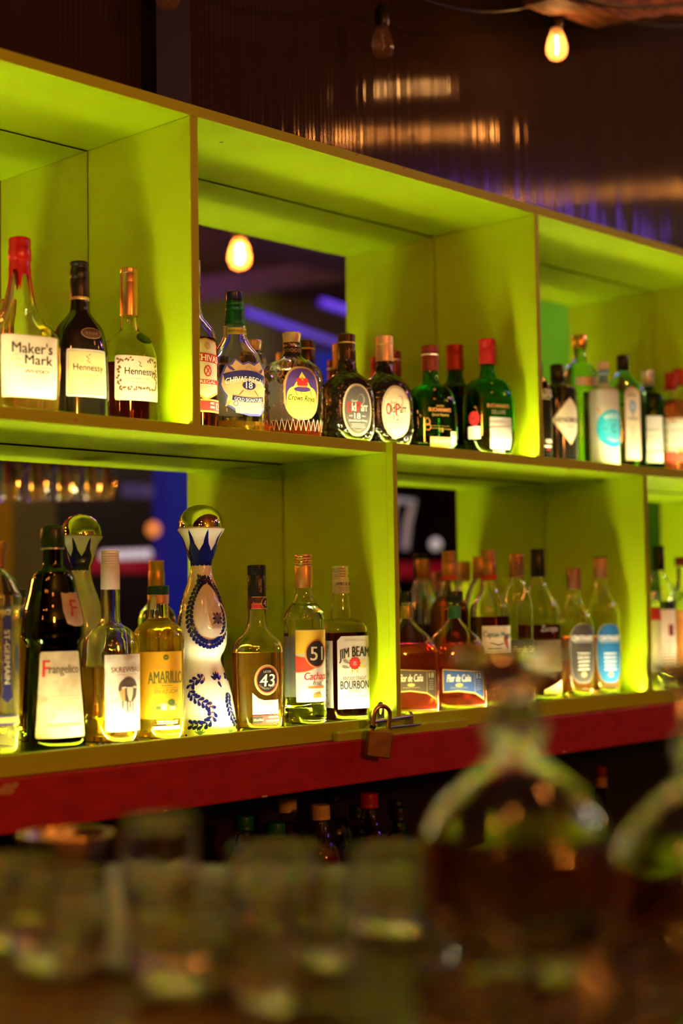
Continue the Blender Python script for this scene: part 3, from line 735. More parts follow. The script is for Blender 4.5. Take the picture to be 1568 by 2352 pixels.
b = Bottle('spirit_bottle', 'clear round-shouldered cognac bottle with copper neck foil and vine bordered label', 297, .078, ZMs,
    [(18, 620, 0), (19, 730, 0), (20, 745, 0), (22, 758, .2), (36, 770, .6), (52, 785, 1), (60, 805, 1), (64, 830, 1), (66, 900, 1), (64, 955, 1)], k=.75, n=2.4, fc=.42, liq=(DREDL, 838))
b.lathe('cap', [(18, 617), (20, 619), (20.5, 628), (19.5, 630), (20.5, 633), (20.5, 650)], COPPER); b.lathe('neck_foil', [(20, 650), (20.5, 652), (21, 722), (20.4, 727)], COPPER)
a = Art(b, 870); a.rect(-56, 56, 824, 926, CREAM, 0, r=5); a.text("Hennessy", 4, 862, 74, 21, INK, bold=.004); a.lines(2, 876, 56, 1, 6, TAN, th=2.4); a.lines(4, 885, 40, 1, 6, TAN, th=2)
rg = random.Random(3); BR = mat('vine_ink', (.20, .09, .03), .5)
for i in range(92):   # vine border
    t = i/92; L = 2*(92+66)*t
    if L < 92: p = (-46+L, 833)
    elif L < 158: p = (46, 833+L-92)
    elif L < 250: p = (46-(L-158), 899)
    else: p = (-46, 899-(L-250))
    if -12 < p[0] < 22 and p[1] < 840: continue
    a.leaf(p[0]+rg.uniform(-4, 4), p[1]+rg.uniform(-4, 4), 6.5, 3.8, rg.uniform(0, 3.1), BR, 1)
a.line([(0, 836), (5, 841), (1, 846), (8, 848)], 1.5, INK, 2); a.lines(3, 850, 22, 1, 4, TAN); a.lines(4, 912, 60, 2, 5, TAN)
a.build()
a = Art(b, 790); a.ell(22, 781, 22, 13, mat('green_wax', (.02, .07, .01), .35), 0, 24); a.ell(22, 781, 17, 9, mat('green_wax_inner', (.03, .10, .02), .3), 3, 24); a.build('wax_seal', .0012, .0004)

# ---- upper middle bay
b = Bottle('spirit_bottle', 'half hidden scotch bottle with white and red shield label behind the first upper divider', 449, .068, ZMs,
    [(11, 602, 0), (11, 655, 0), (13, 690, 0), (16, 725, 0), (30, 745, .5), (45, 768, 1), (50, 800, 1), (51, 870, 1), (51, 975, 1)], k=1, n=2, fc=.45, liq=(DREDL, 780))
b.cap(13, 598, 655, mat('silver_cap_dark', (.3, .25, .25), .3, .7))
a = Art(b, 880); a.poly([(-34, 790), (0, 783), (34, 790), (37, 850), (37, 908), (0, 925), (-37, 908), (-37, 850)], GOLDI, 0); a.poly([(-31, 793), (0, 786), (31, 793), (34, 850), (34, 904), (0, 920), (-34, 904), (-34, 850)], CREAM, 1)
a.rect(-38, 42, 818, 838, REDI, 2, slant=.07); a.text("CHIVAS", 6, 829, 62, 15, WHITEI, 4, bold=.03, slant=.07); a.rect(-36, 38, 878, 888, REDI, 2); a.text("REGAL", 6, 883, 42, 7, WHITEI, 4, bold=.02)
a.ell(4, 858, 10, 13, REDI, 2); a.ell(4, 858, 7, 10, CREAM, 3); a.line([(-1, 850), (10, 866)], 2.4, REDI, 4); a.line([(9, 850), (-1, 866)], 2.4, REDI, 4); a.ell(4, 801, 8, 9, TAN, 2); a.lines(4, 893, 44, 3, 4, GREY, 2)
a.rect(-42, 50, 922, 952, GOLDI, 0); a.rect(-42, 50, 926, 948, REDI, 1); a.text("AGED", 16, 931, 13, 5, WHITEI, 2); a.text("YEARS", 16, 940, 15, 5, WHITEI, 2); a.text("12", 36, 937, 13, 16, WHITEI, 2, bold=.02)
a.build()

b = Bottle('spirit_bottle', 'nearly empty scotch bottle with navy cap, green foil and ornate blue gold label', 539.5, .078, ZMs,
    [(19, 674, 0), (20, 740, 0), (26, 752, 0), (27.5, 775, 0), (30, 783, 0), (40, 800, .4), (54, 816, .8), (64, 836, 1), (67, 870, 1), (67, 930, 1), (64, 975, 1)], k=.82, n=2.5, fc=.46, liq=(AMBER, 972))
b.lathe('cap', [(17, 671), (20, 672.5), (20, 692), (19.5, 693)], mat('navy_cap', (.02, .015, .08), .25, .3)); GF = mat('green_foil', (.01, .12, .05), .3, .4)
b.lathe('neck_foil', [(20, 693), (21.5, 695), (21.5, 703), (20.8, 704), (21.8, 706), (21.8, 714), (21, 716), (21.8, 718), (23, 735), (26, 745), (25.5, 747)], GF)
a = Art(b, 740); a.text("Colin Scott", 2, 737, 34, 7, GOLDI, 1, shear=.3); a.build('foil_signature', .0016)
a = Art(b, 764); a.rect(-30, 42, 757, 772, mat('olive_gold', (.55, .48, .08), .35, .4), 0); a.text("PURVEYORS OF FINE WHISKY", 6, 764.5, 66, 6, INK, 1); a.build('neck_label')
a = Art(b, 890); P3 = mat('peach_gold', (.70, .48, .24), .5); CB = mat('cobalt_edge', (.10, .10, .42), .5)
out = [(-60, 868), (-50, 846), (-36, 842), (-28, 830), (-8, 842), (8, 836), (24, 842), (44, 830), (52, 842), (62, 850), (64, 880), (66, 900), (60, 925), (56, 945), (36, 960), (8, 961), (-20, 956), (-38, 944), (-52, 938), (-48, 918), (-58, 905), (-64, 890)]
a.poly(out, CB, 0, (0, 895)); a.poly([(x*.92, 895+(y-895)*.92) for x, y in out], P3, 1, (0, 895)); a.poly([(-26, 955), (-30, 930), (-20, 915), (38, 915), (48, 935), (40, 955)], mat('cream_gold', (.68, .56, .36), .5), 2)
a.ell(6, 857, 9, 9, TAN, 3); a.ell(6, 857, 6.5, 6.5, P3, 4); a.ring(-12, 857, 5, 5, 1.4, ORG, 3); a.ring(24, 857, 5, 5, 1.4, ORG, 3)
a.leaf(-34, 856, 24, 6, .6, PURP, 3); a.leaf(-42, 866, 20, 4, .1, ORG, 3); a.leaf(42, 858, 20, 6, -.8, PURP, 3); a.leaf(40, 866, 14, 4, -.6, ORG, 4)
# ribbon
V = [(-52+104*i/24, 876-9*math.cos(math.pi*(i/24-.5))) for i in range(25)]
a.line(V, 21, P3, 4); a.line(V, 18, NAVY, 5); a.text("CHIVAS REGAL", 0, 878, 98, 13, WHITEI, 7, bold=.02, bend=7)
a.ell(6, 892, 18, 11.5, ORG, 5); a.ell(6, 892, 16.5, 10, NAVY, 6); a.text("18", 6, 892, 16, 14, WHITEI, 8, bold=.02)
a.line([(-8, 903), (-18, 914)], 2.2, REDI, 4); a.line([(20, 903), (30, 914)], 2.2, REDI, 4); a.text("BLENDED", 6, 907, 20, 3.5, TAN, 5); a.text("SCOTCH WHISKY", 6, 912, 36, 3.5, TAN, 5)
V = [(-34+80*i/20, 921+4*math.cos(math.pi*(i/20-.5))) for i in range(21)]
a.line(V, 13, P3, 5); a.line(V, 11, NAVY, 6); a.text("GOLD SIGNATURE", 6, 925.5, 70, 8, WHITEI, 8, bold=.02, bend=-3)
a.ring(-26, 934, 5, 5, 1.6, PURP, 4); a.ring(46, 934, 5, 5, 1.6, PURP, 4); a.leaf(-44, 934, 18, 6, 2.2, ORG, 4); a.leaf(54, 925, 14, 5, 1.4, ORG, 4); a.ring(-46, 886, 6, 6, 1.6, ORG, 4); a.ring(56, 886, 5, 6, 1.6, PURP, 4); a.lines(8, 941, 44, 3, 4, TAN, 5)
a.build()

a = Art(b, 890, dth=180); a.rect(-44, 44, 862, 950, mat('grey_back_label', (.42, .40, .36), .6), 0); a.build('back_label')
def crown(u, Y, label, top, first=True):
    dv = top-764
    b = Bottle('spirit_bottle', label, u, Y, ZMs,
        [(19, 768+dv, 0), (20, 800+dv, 0), (21, 816+dv, 0), (26, 823+dv, .2), (42, 831+dv, .5), (59, 843+dv, .8), (69, 860+dv, 1), (72, 882+dv, 1), (71, 932+dv, 1), (68, 977+dv, 1), (64, 995, 1)], k=.72, n=2.4, fc=.42, glass=FACETGL, liq=(REDL, 972+dv))
    b.lathe('stopper', [(18, 764+dv), (22, 765.5+dv), (22.5, 769+dv), (20, 785+dv), (21, 789+dv)], mat('stopper_gold_glass', (.9, .66, .35), .12, .2, .6, 1.45))
    b.lathe('collar', [(21, 789+dv), (22, 791+dv), (22, 798+dv), (21, 799+dv)], CLEAR)
    b.lathe('neck_band', [(21, 799+dv), (21.3, 800+dv), (21.3, 815+dv), (21, 816+dv)], mat('violet_black', (.03, .012, .03), .4))
    if first:
        a = Art(b, 910+dv, dth=180); a.rect(-40, 40, 872, 968, MATS['grey_back_label'], 0); a.build('back_label')
        a = Art(b, 808+dv)
        for i in range(-3, 5): a.ring(i*9, 807.5+dv, 3.2, 3.6, 1, GOLDI, 1, n=12)
        a.build('band_print', .0009)
        a = Art(b, 910+dv); c = 909+dv
        a.ell(0, c, 44, 61, GOLDI, 0, 36, 2.6); a.ell(0, c, 41.5, 58.5, TAN, 1, 36, 2.6); a.ell(0, c, 39, 56, PURP, 2, 36, 2.6)
        YP = mat('lemon_paper', (.85, .80, .12), .5)
        a.ell(0, c+20, 37, 36, YP, 3, 36, 3.2); a.poly([(-30, c+2), (0, c-48), (30, c+2), (24, c+12), (-24, c+12)], YP, 4)
        a.ell(0, c-20, 13, 9, REDI, 5); a.ell(0, c-27, 15, 6, REDI, 5); a.ell(-9, c-28, 5, 6, REDI, 5); a.ell(9, c-28, 5, 6, REDI, 5); a.ell(0, c-32, 2, 5, GOLDI, 6); a.rect(-11, 11, c-16, c-13, GOLDI, 6)
        a.ell(0, c-8, 20, 6, PURP, 5); a.line([(-18, c-8), (-12, c+6)], 1.4, PURP, 5); a.line([(18, c-8), (24, c+8)], 1.4, PURP, 5); a.line([(-4, c-3), (0, c+4)], 1.4, PURP, 5)
        a.text("Crown Royal", 0, c+14, 66, 17, INK, 6, shear=.25, bold=.006, slant=.05); a.text("FINE DE LUXE", 2, c+26, 30, 4, GREY, 6); a.text("Blended Canadian Whisky", 2, c+33, 58, 6, GREY, 6, shear=.25); a.lines(2, c+40, 50, 3, 4, GREY, 6); a.text("750 ML", 2, c+52, 34, 4.5, TAN, 6)
        a.build()
        a = Art(b, 960+dv)
        for i in range(-9, 12):
            x = i*13-3; a.line([(x, 994), (x+6.5, 966), (x+13, 994)], .55, WHITEI, 0)
        a.build('cut_glass_diamonds', .0004)
    return b
crown(671, YF, 'clear cut-glass whisky bottle with yellow oval label and purple neck band', 764)

def oldparr(u, Y, label, top, bw, capm, n18, cu, right, vb, first=True):
    # squarish dark bottle
    dv = top-769
    b = Bottle('spirit_bottle', label, u, Y, ZMs,
        [(20, 772+dv, 0), (20.5, 832+dv, 0), (22, 845+dv, 0), (25, 856+dv, .2), (38, 867+dv, .5), (52, 880+dv, .8), (60, 896+dv, 1), (bw, 925+dv, 1), (bw, 985+dv, 1), (bw-5, 1008+dv, 1), (bw-14, vb, 1)], k=.86, n=3.2, fc=cu, glass=CRACK)
    b.lathe('cap', [(18, 769+dv), (20.5, 770.5+dv), (20.8, 788+dv), (20, 789+dv), (20.5, 791+dv), (21, 826+dv), (20.3, 829+dv)], capm)
    b.lathe('cap_ring', [(20.9, 787.5+dv), (21.3, 788+dv), (21.3, 790+dv), (20.9, 790.5+dv)], GOLDI)
    if first:
        a = Art(b, 945+dv); c = 947+dv
        if n18:
            f1, f2, f3, tx = TAN, mat('charcoal_paper', (.11, .10, .10), .4), GREY, WHITEI
        else: f1, f2, f3, tx = TAN, mat('tan_cream_paper', (.74, .62, .45), .5), TAN, INK
        a.ell(0, c, 37, 60, mat('oval_border', (.62, .50, .34), .45), 0, 40, 2.2); a.ell(0, c, 33.5, 55, f1, 1, 40, 2.2); a.ell(0, c, 32.5, 54, f2, 2, 40, 2.2)
        a.ell(9, c-24, 9, 13, f3, 3, 16); a.ell(7, c-24, 6.5, 11, f2, 4, 16); a.lines(10, c-36, 14, 5, 6, f3, 4)
        a.text("Grand", -9, c-20, 14, 6, tx, 5); a.text("O", -21, c-5, 11, 26, REDI, 5, bold=.02); a.text("ld", -10, c-6, 10, 18, tx, 5, bold=.01); a.text("P", 2, c-5, 10, 26, REDI, 5, bold=.02); a.text("arr", 16, c-4, 17, 14, tx, 5, bold=.01)
        a.text("18" if n18 else "12", -2, c+14, 15, 13, tx, 5); a.text("AGED", -18, c+14, 9, 3, tx, 5); a.text("YEARS", 14, c+14, 10, 3, tx, 5)
        a.text("Blended Scotch Whisky", 0, c+25, 46, 6, tx, 5, shear=.3); a.lines(0, c+32, 40, 3, 3.6, f3 if not n18 else WHITEI, 5)
        a.ring(0, c, 28, 47, .8, f3, 5, 20, 160); a.build()
        a = Art(b, 860+dv); a.line([(-11, 812+dv), (-5, 804+dv), (-3, 811+dv), (3, 805+dv), (6, 810+dv), (14, 803+dv), (19, 807+dv)], .8, GOLDI, 1); a.build('cap_print', .0018)
    return b
DCAP = mat('dark_bronze_cap', (.05, .022, .014), .28, .5); CCAP = mat('pale_copper_cap', (.80, .47, .28), .35, .6)
oldparr(797, YF, 'black crackle-glass whisky bottle with dark grey oval label and dark bronze cap', 769, 62, DCAP, 1, .47, 0, 1014)
oldparr(884, YF, 'black crackle-glass whisky bottle with cream oval label and pale copper cap', 773, 64, CCAP, 0, .50, 0, 1020)

def buch(u, Y, label, top, k18, capm, first=True):
    dv = top-780
    b = Bottle('spirit_bottle', label, u, Y, ZMs,
        [(18, 784+dv, 0), (18, 845+dv, 0), (19, 858+dv, 0), (24, 868+dv, .3), (40, 876+dv, .7), (52, 889+dv, 1), (59, 912+dv, 1), (61, 950+dv, 1), (61, 1005+dv, 1), (56, 1030+dv, 1), (46, 1040, 1)], k=.55, n=2.8, fc=.55, glass=GRNGL if first else DKGRN, liq=(REDL, 990+dv) if first else (DREDL, 880+dv))
    b.lathe('cap', [(17, 780+dv), (20, 781.5+dv), (20.3, 800+dv), (19.7, 801+dv), (20, 803+dv), (20.5, 836+dv), (20, 838+dv)], capm)
    if k18: b.lathe('cap_ring', [(20.2, 800+dv), (20.8, 800.5+dv), (20.8, 802.5+dv), (20.2, 803+dv)], SILVER)
    if first:
        a = Art(b, 960+dv); c = 960+dv
        if k18:
            a.text("JAMES", 2, c-38, 22, 6, GOLDI, 1); a.text("BUCHANAN'S", 2, c-30, 60, 9, ORG, 1, bold=.02); a.text("Special Reserve", 2, c-18, 46, 9, GOLDI, 1, shear=.35)
            a.ring(-32, c-2, 6, 8, 1, ORG, 1); a.ring(-31, c+10, 7, 7, 1, ORG, 1); a.line([(-26, c+12), (34, c+14)], .8, GOLDI, 1); a.lines(2, c+7, 56, 1, 4, GOLDI, 1); a.text("18", 4, c+16, 10, 10, GOLDI, 1, bold=.01)
            a.rect(-26, 30, c+32, c+58, mat('tan_orange_label', (.72, .40, .20), .5), 1); a.rect(-26, 30, c+39, c+44, CREAM, 2); a.rect(-12, 14, c+51, c+56, ORG, 2); a.rect(30, 48, c+18, c+64, CREAM, 1); a.rect(33, 45, c+28, c+62, mat('pale_blue_print', (.20, .42, .75), .5), 2); a.rect(33, 46, c+20, c+25, GOLDI, 2)
            a.text("SCOTLAND", 4, c+66, 40, 6, WHITEI, 1); a.lines(4, c+72, 30, 1, 4, WHITEI, 1)
        else:
            a.text("BUCHANAN'S", 4, c-24, 60, 9, ORG, 1, bold=.02); a.text("DE LUXE", 4, c-10, 36, 9, TAN, 1)
            a.rect(-20, 40, c+2, c+74, mat('worn_white_label', (.55, .53, .48), .6), 1, r=2); a.rect(-20, 40, c+12, c+16, SILVER, 2, slant=.03); a.rect(-20, 40, c+22, c+26, SILVER, 2, slant=-.04); a.text("12", 4, c+38, 8, 10, GREY, 3); a.lines(3, c+48, 52, 4, 5, TAN, 3); a.text("SCOTLAND", 6, c+79, 36, 5, WHITEI, 1)
        a.build()
        if not k18:
            a = Art(b, 960+dv, dth=-66); a.ell(0, 966, 13, 16, mat('red_wax_seal', (.5, .02, .03), .35), 0, 26); a.ring(0, 966, 11, 10, 1.2, mat('dark_red', (.3, .01, .01), .5), 1); a.star(0, 966, 4, 8, 6, MATS['dark_red'], 2); a.rect(-16, 14, 984, 1012, WHITE, 0, r=2); a.lines(0, 991, 22, 3, 6, GREY, 1); a.build('side_label')
    return b
MCAP = mat('maroon_cap', (.20, .035, .02), .35, .3); RCAP = mat('red_cap', (.42, .015, .015), .35, .2)
buch(989, YF, 'green flask-shaped whisky bottle with maroon cap and small orange label', 795, 1, MCAP)
buch(1121, .055, 'green flask-shaped whisky bottle with red cap and creased white label nearest the right divider', 780, 0, RCAP)
# second row
crown(581, YB, 'second cut-glass bottle half hidden behind the blue and gold labelled scotch', 782, False)
oldparr(704, YB, 'second dark bronze capped crackle bottle, behind the yellow oval labelled bottle', 783, 56, DCAP, 1, .47, 0, 1000, False)
oldparr(785, YB, 'second pale copper capped crackle bottle, behind the dark grey oval labelled bottle', 790, 56, CCAP, 0, .5, 0, 1000, False)
buch(902, YB, 'second maroon capped green bottle, behind the cream oval labelled bottle', 807, 1, MCAP, False)
buch(1046, .138, 'second red capped green bottle, full and dark, behind the two green flasks', 793, 0, RCAP, False)

# ---- upper right bay
b = Bottle('gin_bottle', 'black bottle with white lettering cut off by the second upper divider', 1234, .058, ZMs,
    [(12, 838, 0), (13, 862, 0), (20, 872, .4), (28, 885, 1), (32, 905, 1), (32, 1050, 1)], k=1, n=2.2, fc=.5, glass=DARKGL)
b.cap(13, 832, 862, BLACK)
a = Art(b, 960); a.text("BULLDOG", 0, 906, 56, 18, WHITEI, 1, bold=.03); a.lines(4, 919, 30, 1, 4, WHITEI, 1, th=3); a.text("GIN", 10, 1016, 18, 9, WHITEI, 1, bold=.03); a.lines(8, 1028, 24, 1, 4, WHITEI, 1, th=4); a.lines(8, 1035, 10, 1, 4, REDI, 1, th=2); a.build()
b = Bottle('gin_bottle', 'stout black bottle with large cream diamond label', 1280, .068, ZMs,
    [(15, 842, 0), (16, 880, 0), (20, 885, .5), (36, 888, 1), (42, 895, 1), (43, 930, 1), (42, 1060, 1)], k=1, n=2.05, fc=.62, glass=DARKGL)
b.cap(16, 838, 883, BLACK, bev=2)
a = Art(b, 980); a.poly([(-44, 969), (-10, 928), (2, 916), (14, 928), (48, 969), (14, 1012), (2, 1026), (-10, 1012)], TAN, 0, (2, 970)); a.poly([(-41, 969), (-9, 930), (2, 919), (13, 930), (45, 969), (13, 1010), (2, 1022), (-9, 1010)], CREAM, 1, (2, 970))
a.text("HENDRICK'S", 2, 969, 74, 12, INK, 3, bold=.02); a.text("GIN", 2, 985, 20, 6, GREY, 3); a.lines(2, 995, 24, 2, 5, GREY, 3); a.build()
b = Bottle('gin_bottle', 'tall pale green bottle with domed shoulders and gold cap', 1333, .122, ZMs,
    [(13, 795, 0), (14, 820, 0), (17, 830, .2), (28, 840, .6), (35, 852, 1), (39, 868, 1), (39, 900, 1), (39, 1000, 1), (38, 1060, 1)], k=1, n=2.4, fc=.4, glass=LTGRN, liq=(WATER, 905))
b.cap(16.5, 771, 803, mat('copper_gold_cap', (.80, .50, .18), .2, .9), bev=2)
a = Art(b, 880); a.rect(-26, 34, 871, 890, mat('pink_label', (.70, .42, .36), .4), 0); a.rect(-4, 6, 871, 890, ORG, 1); a.text("London", 18, 881, 22, 7, GREY, 2, shear=.3); a.build()
b = Bottle('gin_bottle', 'frosted pale bottle with wooden stopper and round turquoise label', 1386, .058, ZMs,
    [(10, 850, 0), (10, 880, 0), (12, 889, 0), (26, 893, 1), (33, 900, 1), (34, 940, 1), (33, 1064, 1)], k=.9, n=3, fc=.62, glass=mat('frosted_glass', (.72, .66, .58), .35, 0, .35, 1.4), wall=0)
b.lathe('stopper', [(12, 833), (14.5, 835), (14, 843), (11, 851)], mat('pale_wood', (.62, .36, .18), .6)); b.lathe('neck_band', [(11, 851), (14, 853), (14, 858), (11, 860)], mat('slate_blue', (.18, .28, .34), .5)); b.sleeve('neck_label', 862, 882, mat('grey_blue_label', (.16, .26, .32), .5))
a = Art(b, 985); a.V = []; TQ = mat('turquoise_ink', (.02, .50, .72), .5); a.ell(2, 987, 46, 47, CREAM, 0, 36); a.ell(2, 987, 42, 43, TQ, 1, 36); a.ell(2, 987, 25, 26, mat('light_turquoise', (.08, .58, .76), .5), 2, 30)
a.text("MALFY", 2, 957, 44, 11, WHITEI, 3, bold=.04, circ=34); a.text("GIN", -18, 988, 12, 5, NAVY, 3); a.ring(6, 987, 7, 8, 2, NAVY, 3, 40, 300); a.text("ITALIA", 2, 1014, 34, 7, WHITEI, 3, bold=.03, circ=-34); a.line([(-36, 940), (-26, 956)], 5, ORG, 0); a.build()
b = Bottle('gin_bottle', 'tall square-shouldered green-blue bottle with narrow arched white label', 1432, YF-.005, ZMs,
    [(13, 840, 0), (14, 855, 0), (20, 864, .3), (34, 880, .8), (47, 894, 1), (50, 915, 1), (50, 1000, 1), (48, 1066, 1)], k=.8, n=4, fc=.52, glass=BOMB, liq=(WATER, 930))
b.cap(14.5, 817, 852, BLACK, bev=2)
a = Art(b, 980); o_ = [(20*math.cos(math.pi*i/10), 912-20*math.sin(math.pi*i/10)) for i in range(11)]+[(-20, 1060), (20, 1060)]
a.poly(o_, TAN, 0, (0, 980)); a.poly([(x*.9, 980+(y-980)*.98) for x, y in o_], CREAM, 1, (0, 980)); a.ell(0, 938, 8, 14, mat('steel_blue', (.12, .20, .38), .5), 3); a.ell(0, 938, 5, 10, mat('pale_steel', (.40, .50, .68), .5), 4); a.line([(0, 950), (0, 966)], 2.5, NAVY, 3)
a.text("BOMBAY", 0, 912, 24, 6, INK, 3, bend=2, bold=.02); a.text("SAPPHIRE", 0, 967, 28, 6, INK, 3, bend=-3, bold=.02); a.lines(0, 982, 16, 9, 6, GREY, 3, th=2); a.build()
b = Bottle('gin_bottle', 'dark green bottle with silver cap and two-part white label', 1488, YF-.005, ZMs,
    [(12, 860, 0), (13, 890, 0), (16, 898, .2), (30, 906, .7), (36, 918, 1), (37, 940, 1), (36, 1073, 1)], k=.9, n=2.6, fc=.3, glass=DKGRN, liq=(WATER, 920))
b.cap(14, 852, 888, SILVER, ridges=3)
a = Art(b, 990); a.rect(-24, 24, 959, 1038, WHITE, 0, r=2); a.rect(-24, 24, 1040, 1065, WHITE, 0, r=2); a.text("Tanqueray", 0, 990, 36, 9, INK, 2, shear=.25); a.lines(0, 1003, 34, 3, 6, GREY, 2, th=1.5); a.lines(0, 1048, 34, 2, 6, GREY, 2); a.build()
a = Art(b, 925, dth=-50); a.ell(0, 923, 9, 10, REDI, 0); a.build('wax_seal', .0008)
b = Bottle('gin_bottle', 'red capped bottle of orange-red liqueur with flowered label at the right edge', 1541, YF-.005, ZMs,
    [(12, 865, 0), (13, 898, 0), (18, 908, .3), (32, 920, 1), (37, 935, 1), (37, 1078, 1)], k=.95, n=2.4, fc=.25, glass=CLEAR, liq=(ORGL, 922))
b.cap(14.5, 857, 896, RCAP, ridges=2)
a = Art(b, 1000); a.rect(-30, 34, 964, 1040, CREAM, 0); a.rect(-20, 26, 974, 1030, WHITE, 2)
for p in ((-25, 972), (-25, 990), (-25, 1012), (-24, 1032), (-8, 969), (10, 1035), (28, 985)): a.ell(p[0], p[1], 5, 4, ORG, 3, 10); a.leaf(p[0]+5, p[1]+4, 8, 3, .6, mat('leaf_green', (.15, .4, .05), .5), 4)
a.lines(4, 992, 34, 1, 4, GREY, 4, th=3); a.lines(4, 1006, 30, 2, 6, GREY, 4); a.rect(-32, 36, 1042, 1064, mat('coral_band', (.75, .10, .06), .5), 0); a.build()
b = Bottle('gin_bottle', 'second red capped bottle partly hidden behind the flowered label bottle', 1560, YB-.01, ZMs,
    [(12, 855, 0), (13, 888, 0), (18, 900, .3), (30, 912, 1), (34, 930, 1), (34, 1070, 1)], fc=.3, liq=(ORGL, 930)); b.cap(14, 848, 885, RCAP)

# ---- lower left bay
b = Bottle('liqueur_bottle', 'fluted pale yellow liqueur bottle with vertical navy strip label at the far left', -3, .060, ZLs,
    [(11, 1300, 0), (13, 1308, 0), (25, 1318, .5), (38, 1334, 1), (50, 1356, 1), (57, 1374, 1), (55, 1392, 1), (50, 1405, 1), (46, 1440, 1), (46, 1600, 1), (47, 1690, 1), (46, 1735, 1)], fc=.40, liq=(PALEY, 1390))
b.lathe('stopper', [(18, 1242), (22, 1246), (22, 1256), (16, 1276), (15, 1303)], mat('antique_gold', (.45, .27, .12), .35, .7))
a = Art(b, 1550); a.line([(-4, 1320), (-3, 1360), (-1, 1400)], 11, INK, 0); a.poly([(-10, 1420), (0, 1412), (10, 1420), (10, 1595), (13, 1600), (0, 1612), (-13, 1600), (-10, 1595)], NAVY, 1, (0, 1510)); a.ring(0, 1406, 6, 5, 2, SILVER, 1)
a.text("ST-GERMAIN", 0, 1508, 122, 13, mat('pale_gold_ink', (.80, .72, .45), .45), 3, rot=math.pi/2, bold=.03)
a.rect(-24, 34, 1640, 1663, NAVY, 0); a.rect(-22, 32, 1645, 1658, GOLDI, 1); a.poly([(30, 1480), (40, 1486), (40, 1536), (30, 1544), (26, 1530), (26, 1490)], NAVY, 0); a.build()
a = Art(b, 1550)
for i in range(-9, 14):
    if abs(i) > 1: a.line([(i*7.5, 1375), (i*6.6, 1400), (i*6, 1470)], 1.0, CLEAR, 0)
a.build('moulded_flutes', .0003)

b = Bottle('liqueur_bottle', 'dark green robed-monk shaped bottle with large aged parchment label', 122, .075, ZLs,
    [(22, 1262, 0), (23.5, 1296, 0), (29, 1306, .2), (44, 1315, .6), (48, 1325, .8), (56, 1362, 1), (68, 1410, 1), (72, 1450, 1), (71, 1466, 1), (64, 1476, 1), (62, 1486, 1), (64, 1530, 1), (71, 1650, 1), (73, 1700, 1), (72, 1725, 1)], k=.8, n=2.6, fc=.36, glass=mat('brown_green_glass', (.035, .10, .02), 0, 0, 1, 1.46), liq=(mat('brown_liqueur', (.35, .12, .03), 0, 0, 1, 1.35), 1340))
b.lathe('cap', [(12, 1206), (20, 1208), (26, 1213), (27.5, 1218), (27.5, 1257), (26.5, 1259)], mat('dark_green_cap', (.015, .03, .008), .3)); b.lathe('cap_ring', [(26, 1258), (26.6, 1258.5), (26.6, 1261.5), (26, 1262)], SILVER)
OLDP = mix_noise('aged_parchment', (.62, .52, .37), (.48, .39, .26), 55, .42, .62, .6, .0001)
a = Art(b, 1600); a.rect(-52, 52, 1495, 1691, OLDP, 0, r=6, trap=7); a.text("F", -37, 1533, 16, 38, REDI, 2, bold=.025); a.text("rangelico", 8, 1538, 76, 26, mat('brown_ink', (.10, .07, .05), .5), 2, bold=.015, slant=.01); a.text("LIQUEUR", 24, 1568, 32, 8, TAN, 2)
a.lines(6, 1596, 88, 5, 7.5, TAN, 2, th=1.8); a.ell(-38, 1603, 6, 7, mat('seal_pink', (.72, .35, .22), .6), 2, 14); a.ell(-22, 1638, 7, 6, MATS['seal_pink'], 2, 14); a.rect(-36, 46, 1658, 1665, mat('ochre_ink', (.50, .36, .12), .6), 2); a.build()
a = Art(b, 1400); a.poly([(2, 1361), (16, 1364), (30, 1361), (44, 1364), (56, 1361), (58, 1400), (57, 1432), (48, 1438), (28, 1438), (12, 1432), (4, 1405)], OLDP, 0, (30, 1400))
a.text("F", 31, 1397, 18, 38, mat('dull_red_ink', (.45, .06, .04), .5), 2, bold=.015); a.build('medallion_label')

b = Bottle('whiskey_bottle', 'pale bottle with white screw cap and white label showing a black sheep head', 254, .066, ZLs,
    [(20, 1268, 0), (21, 1354, 0), (21.5, 1420, 0), (25, 1432, .2), (42, 1444, .7), (57, 1460, 1), (64, 1482, 1), (67, 1520, 1), (66, 1660, 1), (63, 1704, 1)], k=1, n=2, fc=.52, glass=CLEAR, liq=(AMBER, 1530))
WC = mat('white_cap', (.78, .70, .66), .4); b.cap(21.5, 1264, 1300, WC, ridges=5, knurl=True); b.lathe('neck_foil', [(21.3, 1299), (22, 1301), (22, 1353), (21.4, 1354)], WC)
WORN = mix_noise('worn_white_paper', (.70, .66, .61), (.50, .45, .40), 60, .5, .68, .6, .0001)
a = Art(b, 1590); a.rect(-50, 54, 1502, 1676, WORN, 0); BRN = MATS['brown_ink']
a.text("SKREWBALL", 6, 1536, 84, 12, mat('rust_ink', (.22, .08, .03), .5), 2, bold=.012); a.lines(6, 1547, 60, 1, 4, TAN, 2, th=1.8)
a.ell(6, 1578, 26, 24, BRN, 2, 24); a.ell(8, 1590, 22, 20, BRN, 2, 20); a.poly([(-18, 1585), (-4, 1575), (-4, 1610), (-14, 1604)], mat('peanut_ink', (.55, .36, .14), .5), 3)
a.poly([(0, 1576), (18, 1576), (17, 1592), (12, 1608), (6, 1608), (1, 1592)], CREAM, 4, (9, 1590)); a.leaf(-6, 1577, 14, 5, -.2, CREAM, 4); a.leaf(25, 1577, 14, 5, .2, CREAM, 4)
for i, L in ((-10, 12), (2, 20), (10, 10), (18, 26)): a.line([(i, 1600), (i, 1612+L)], 3, BRN, 2)
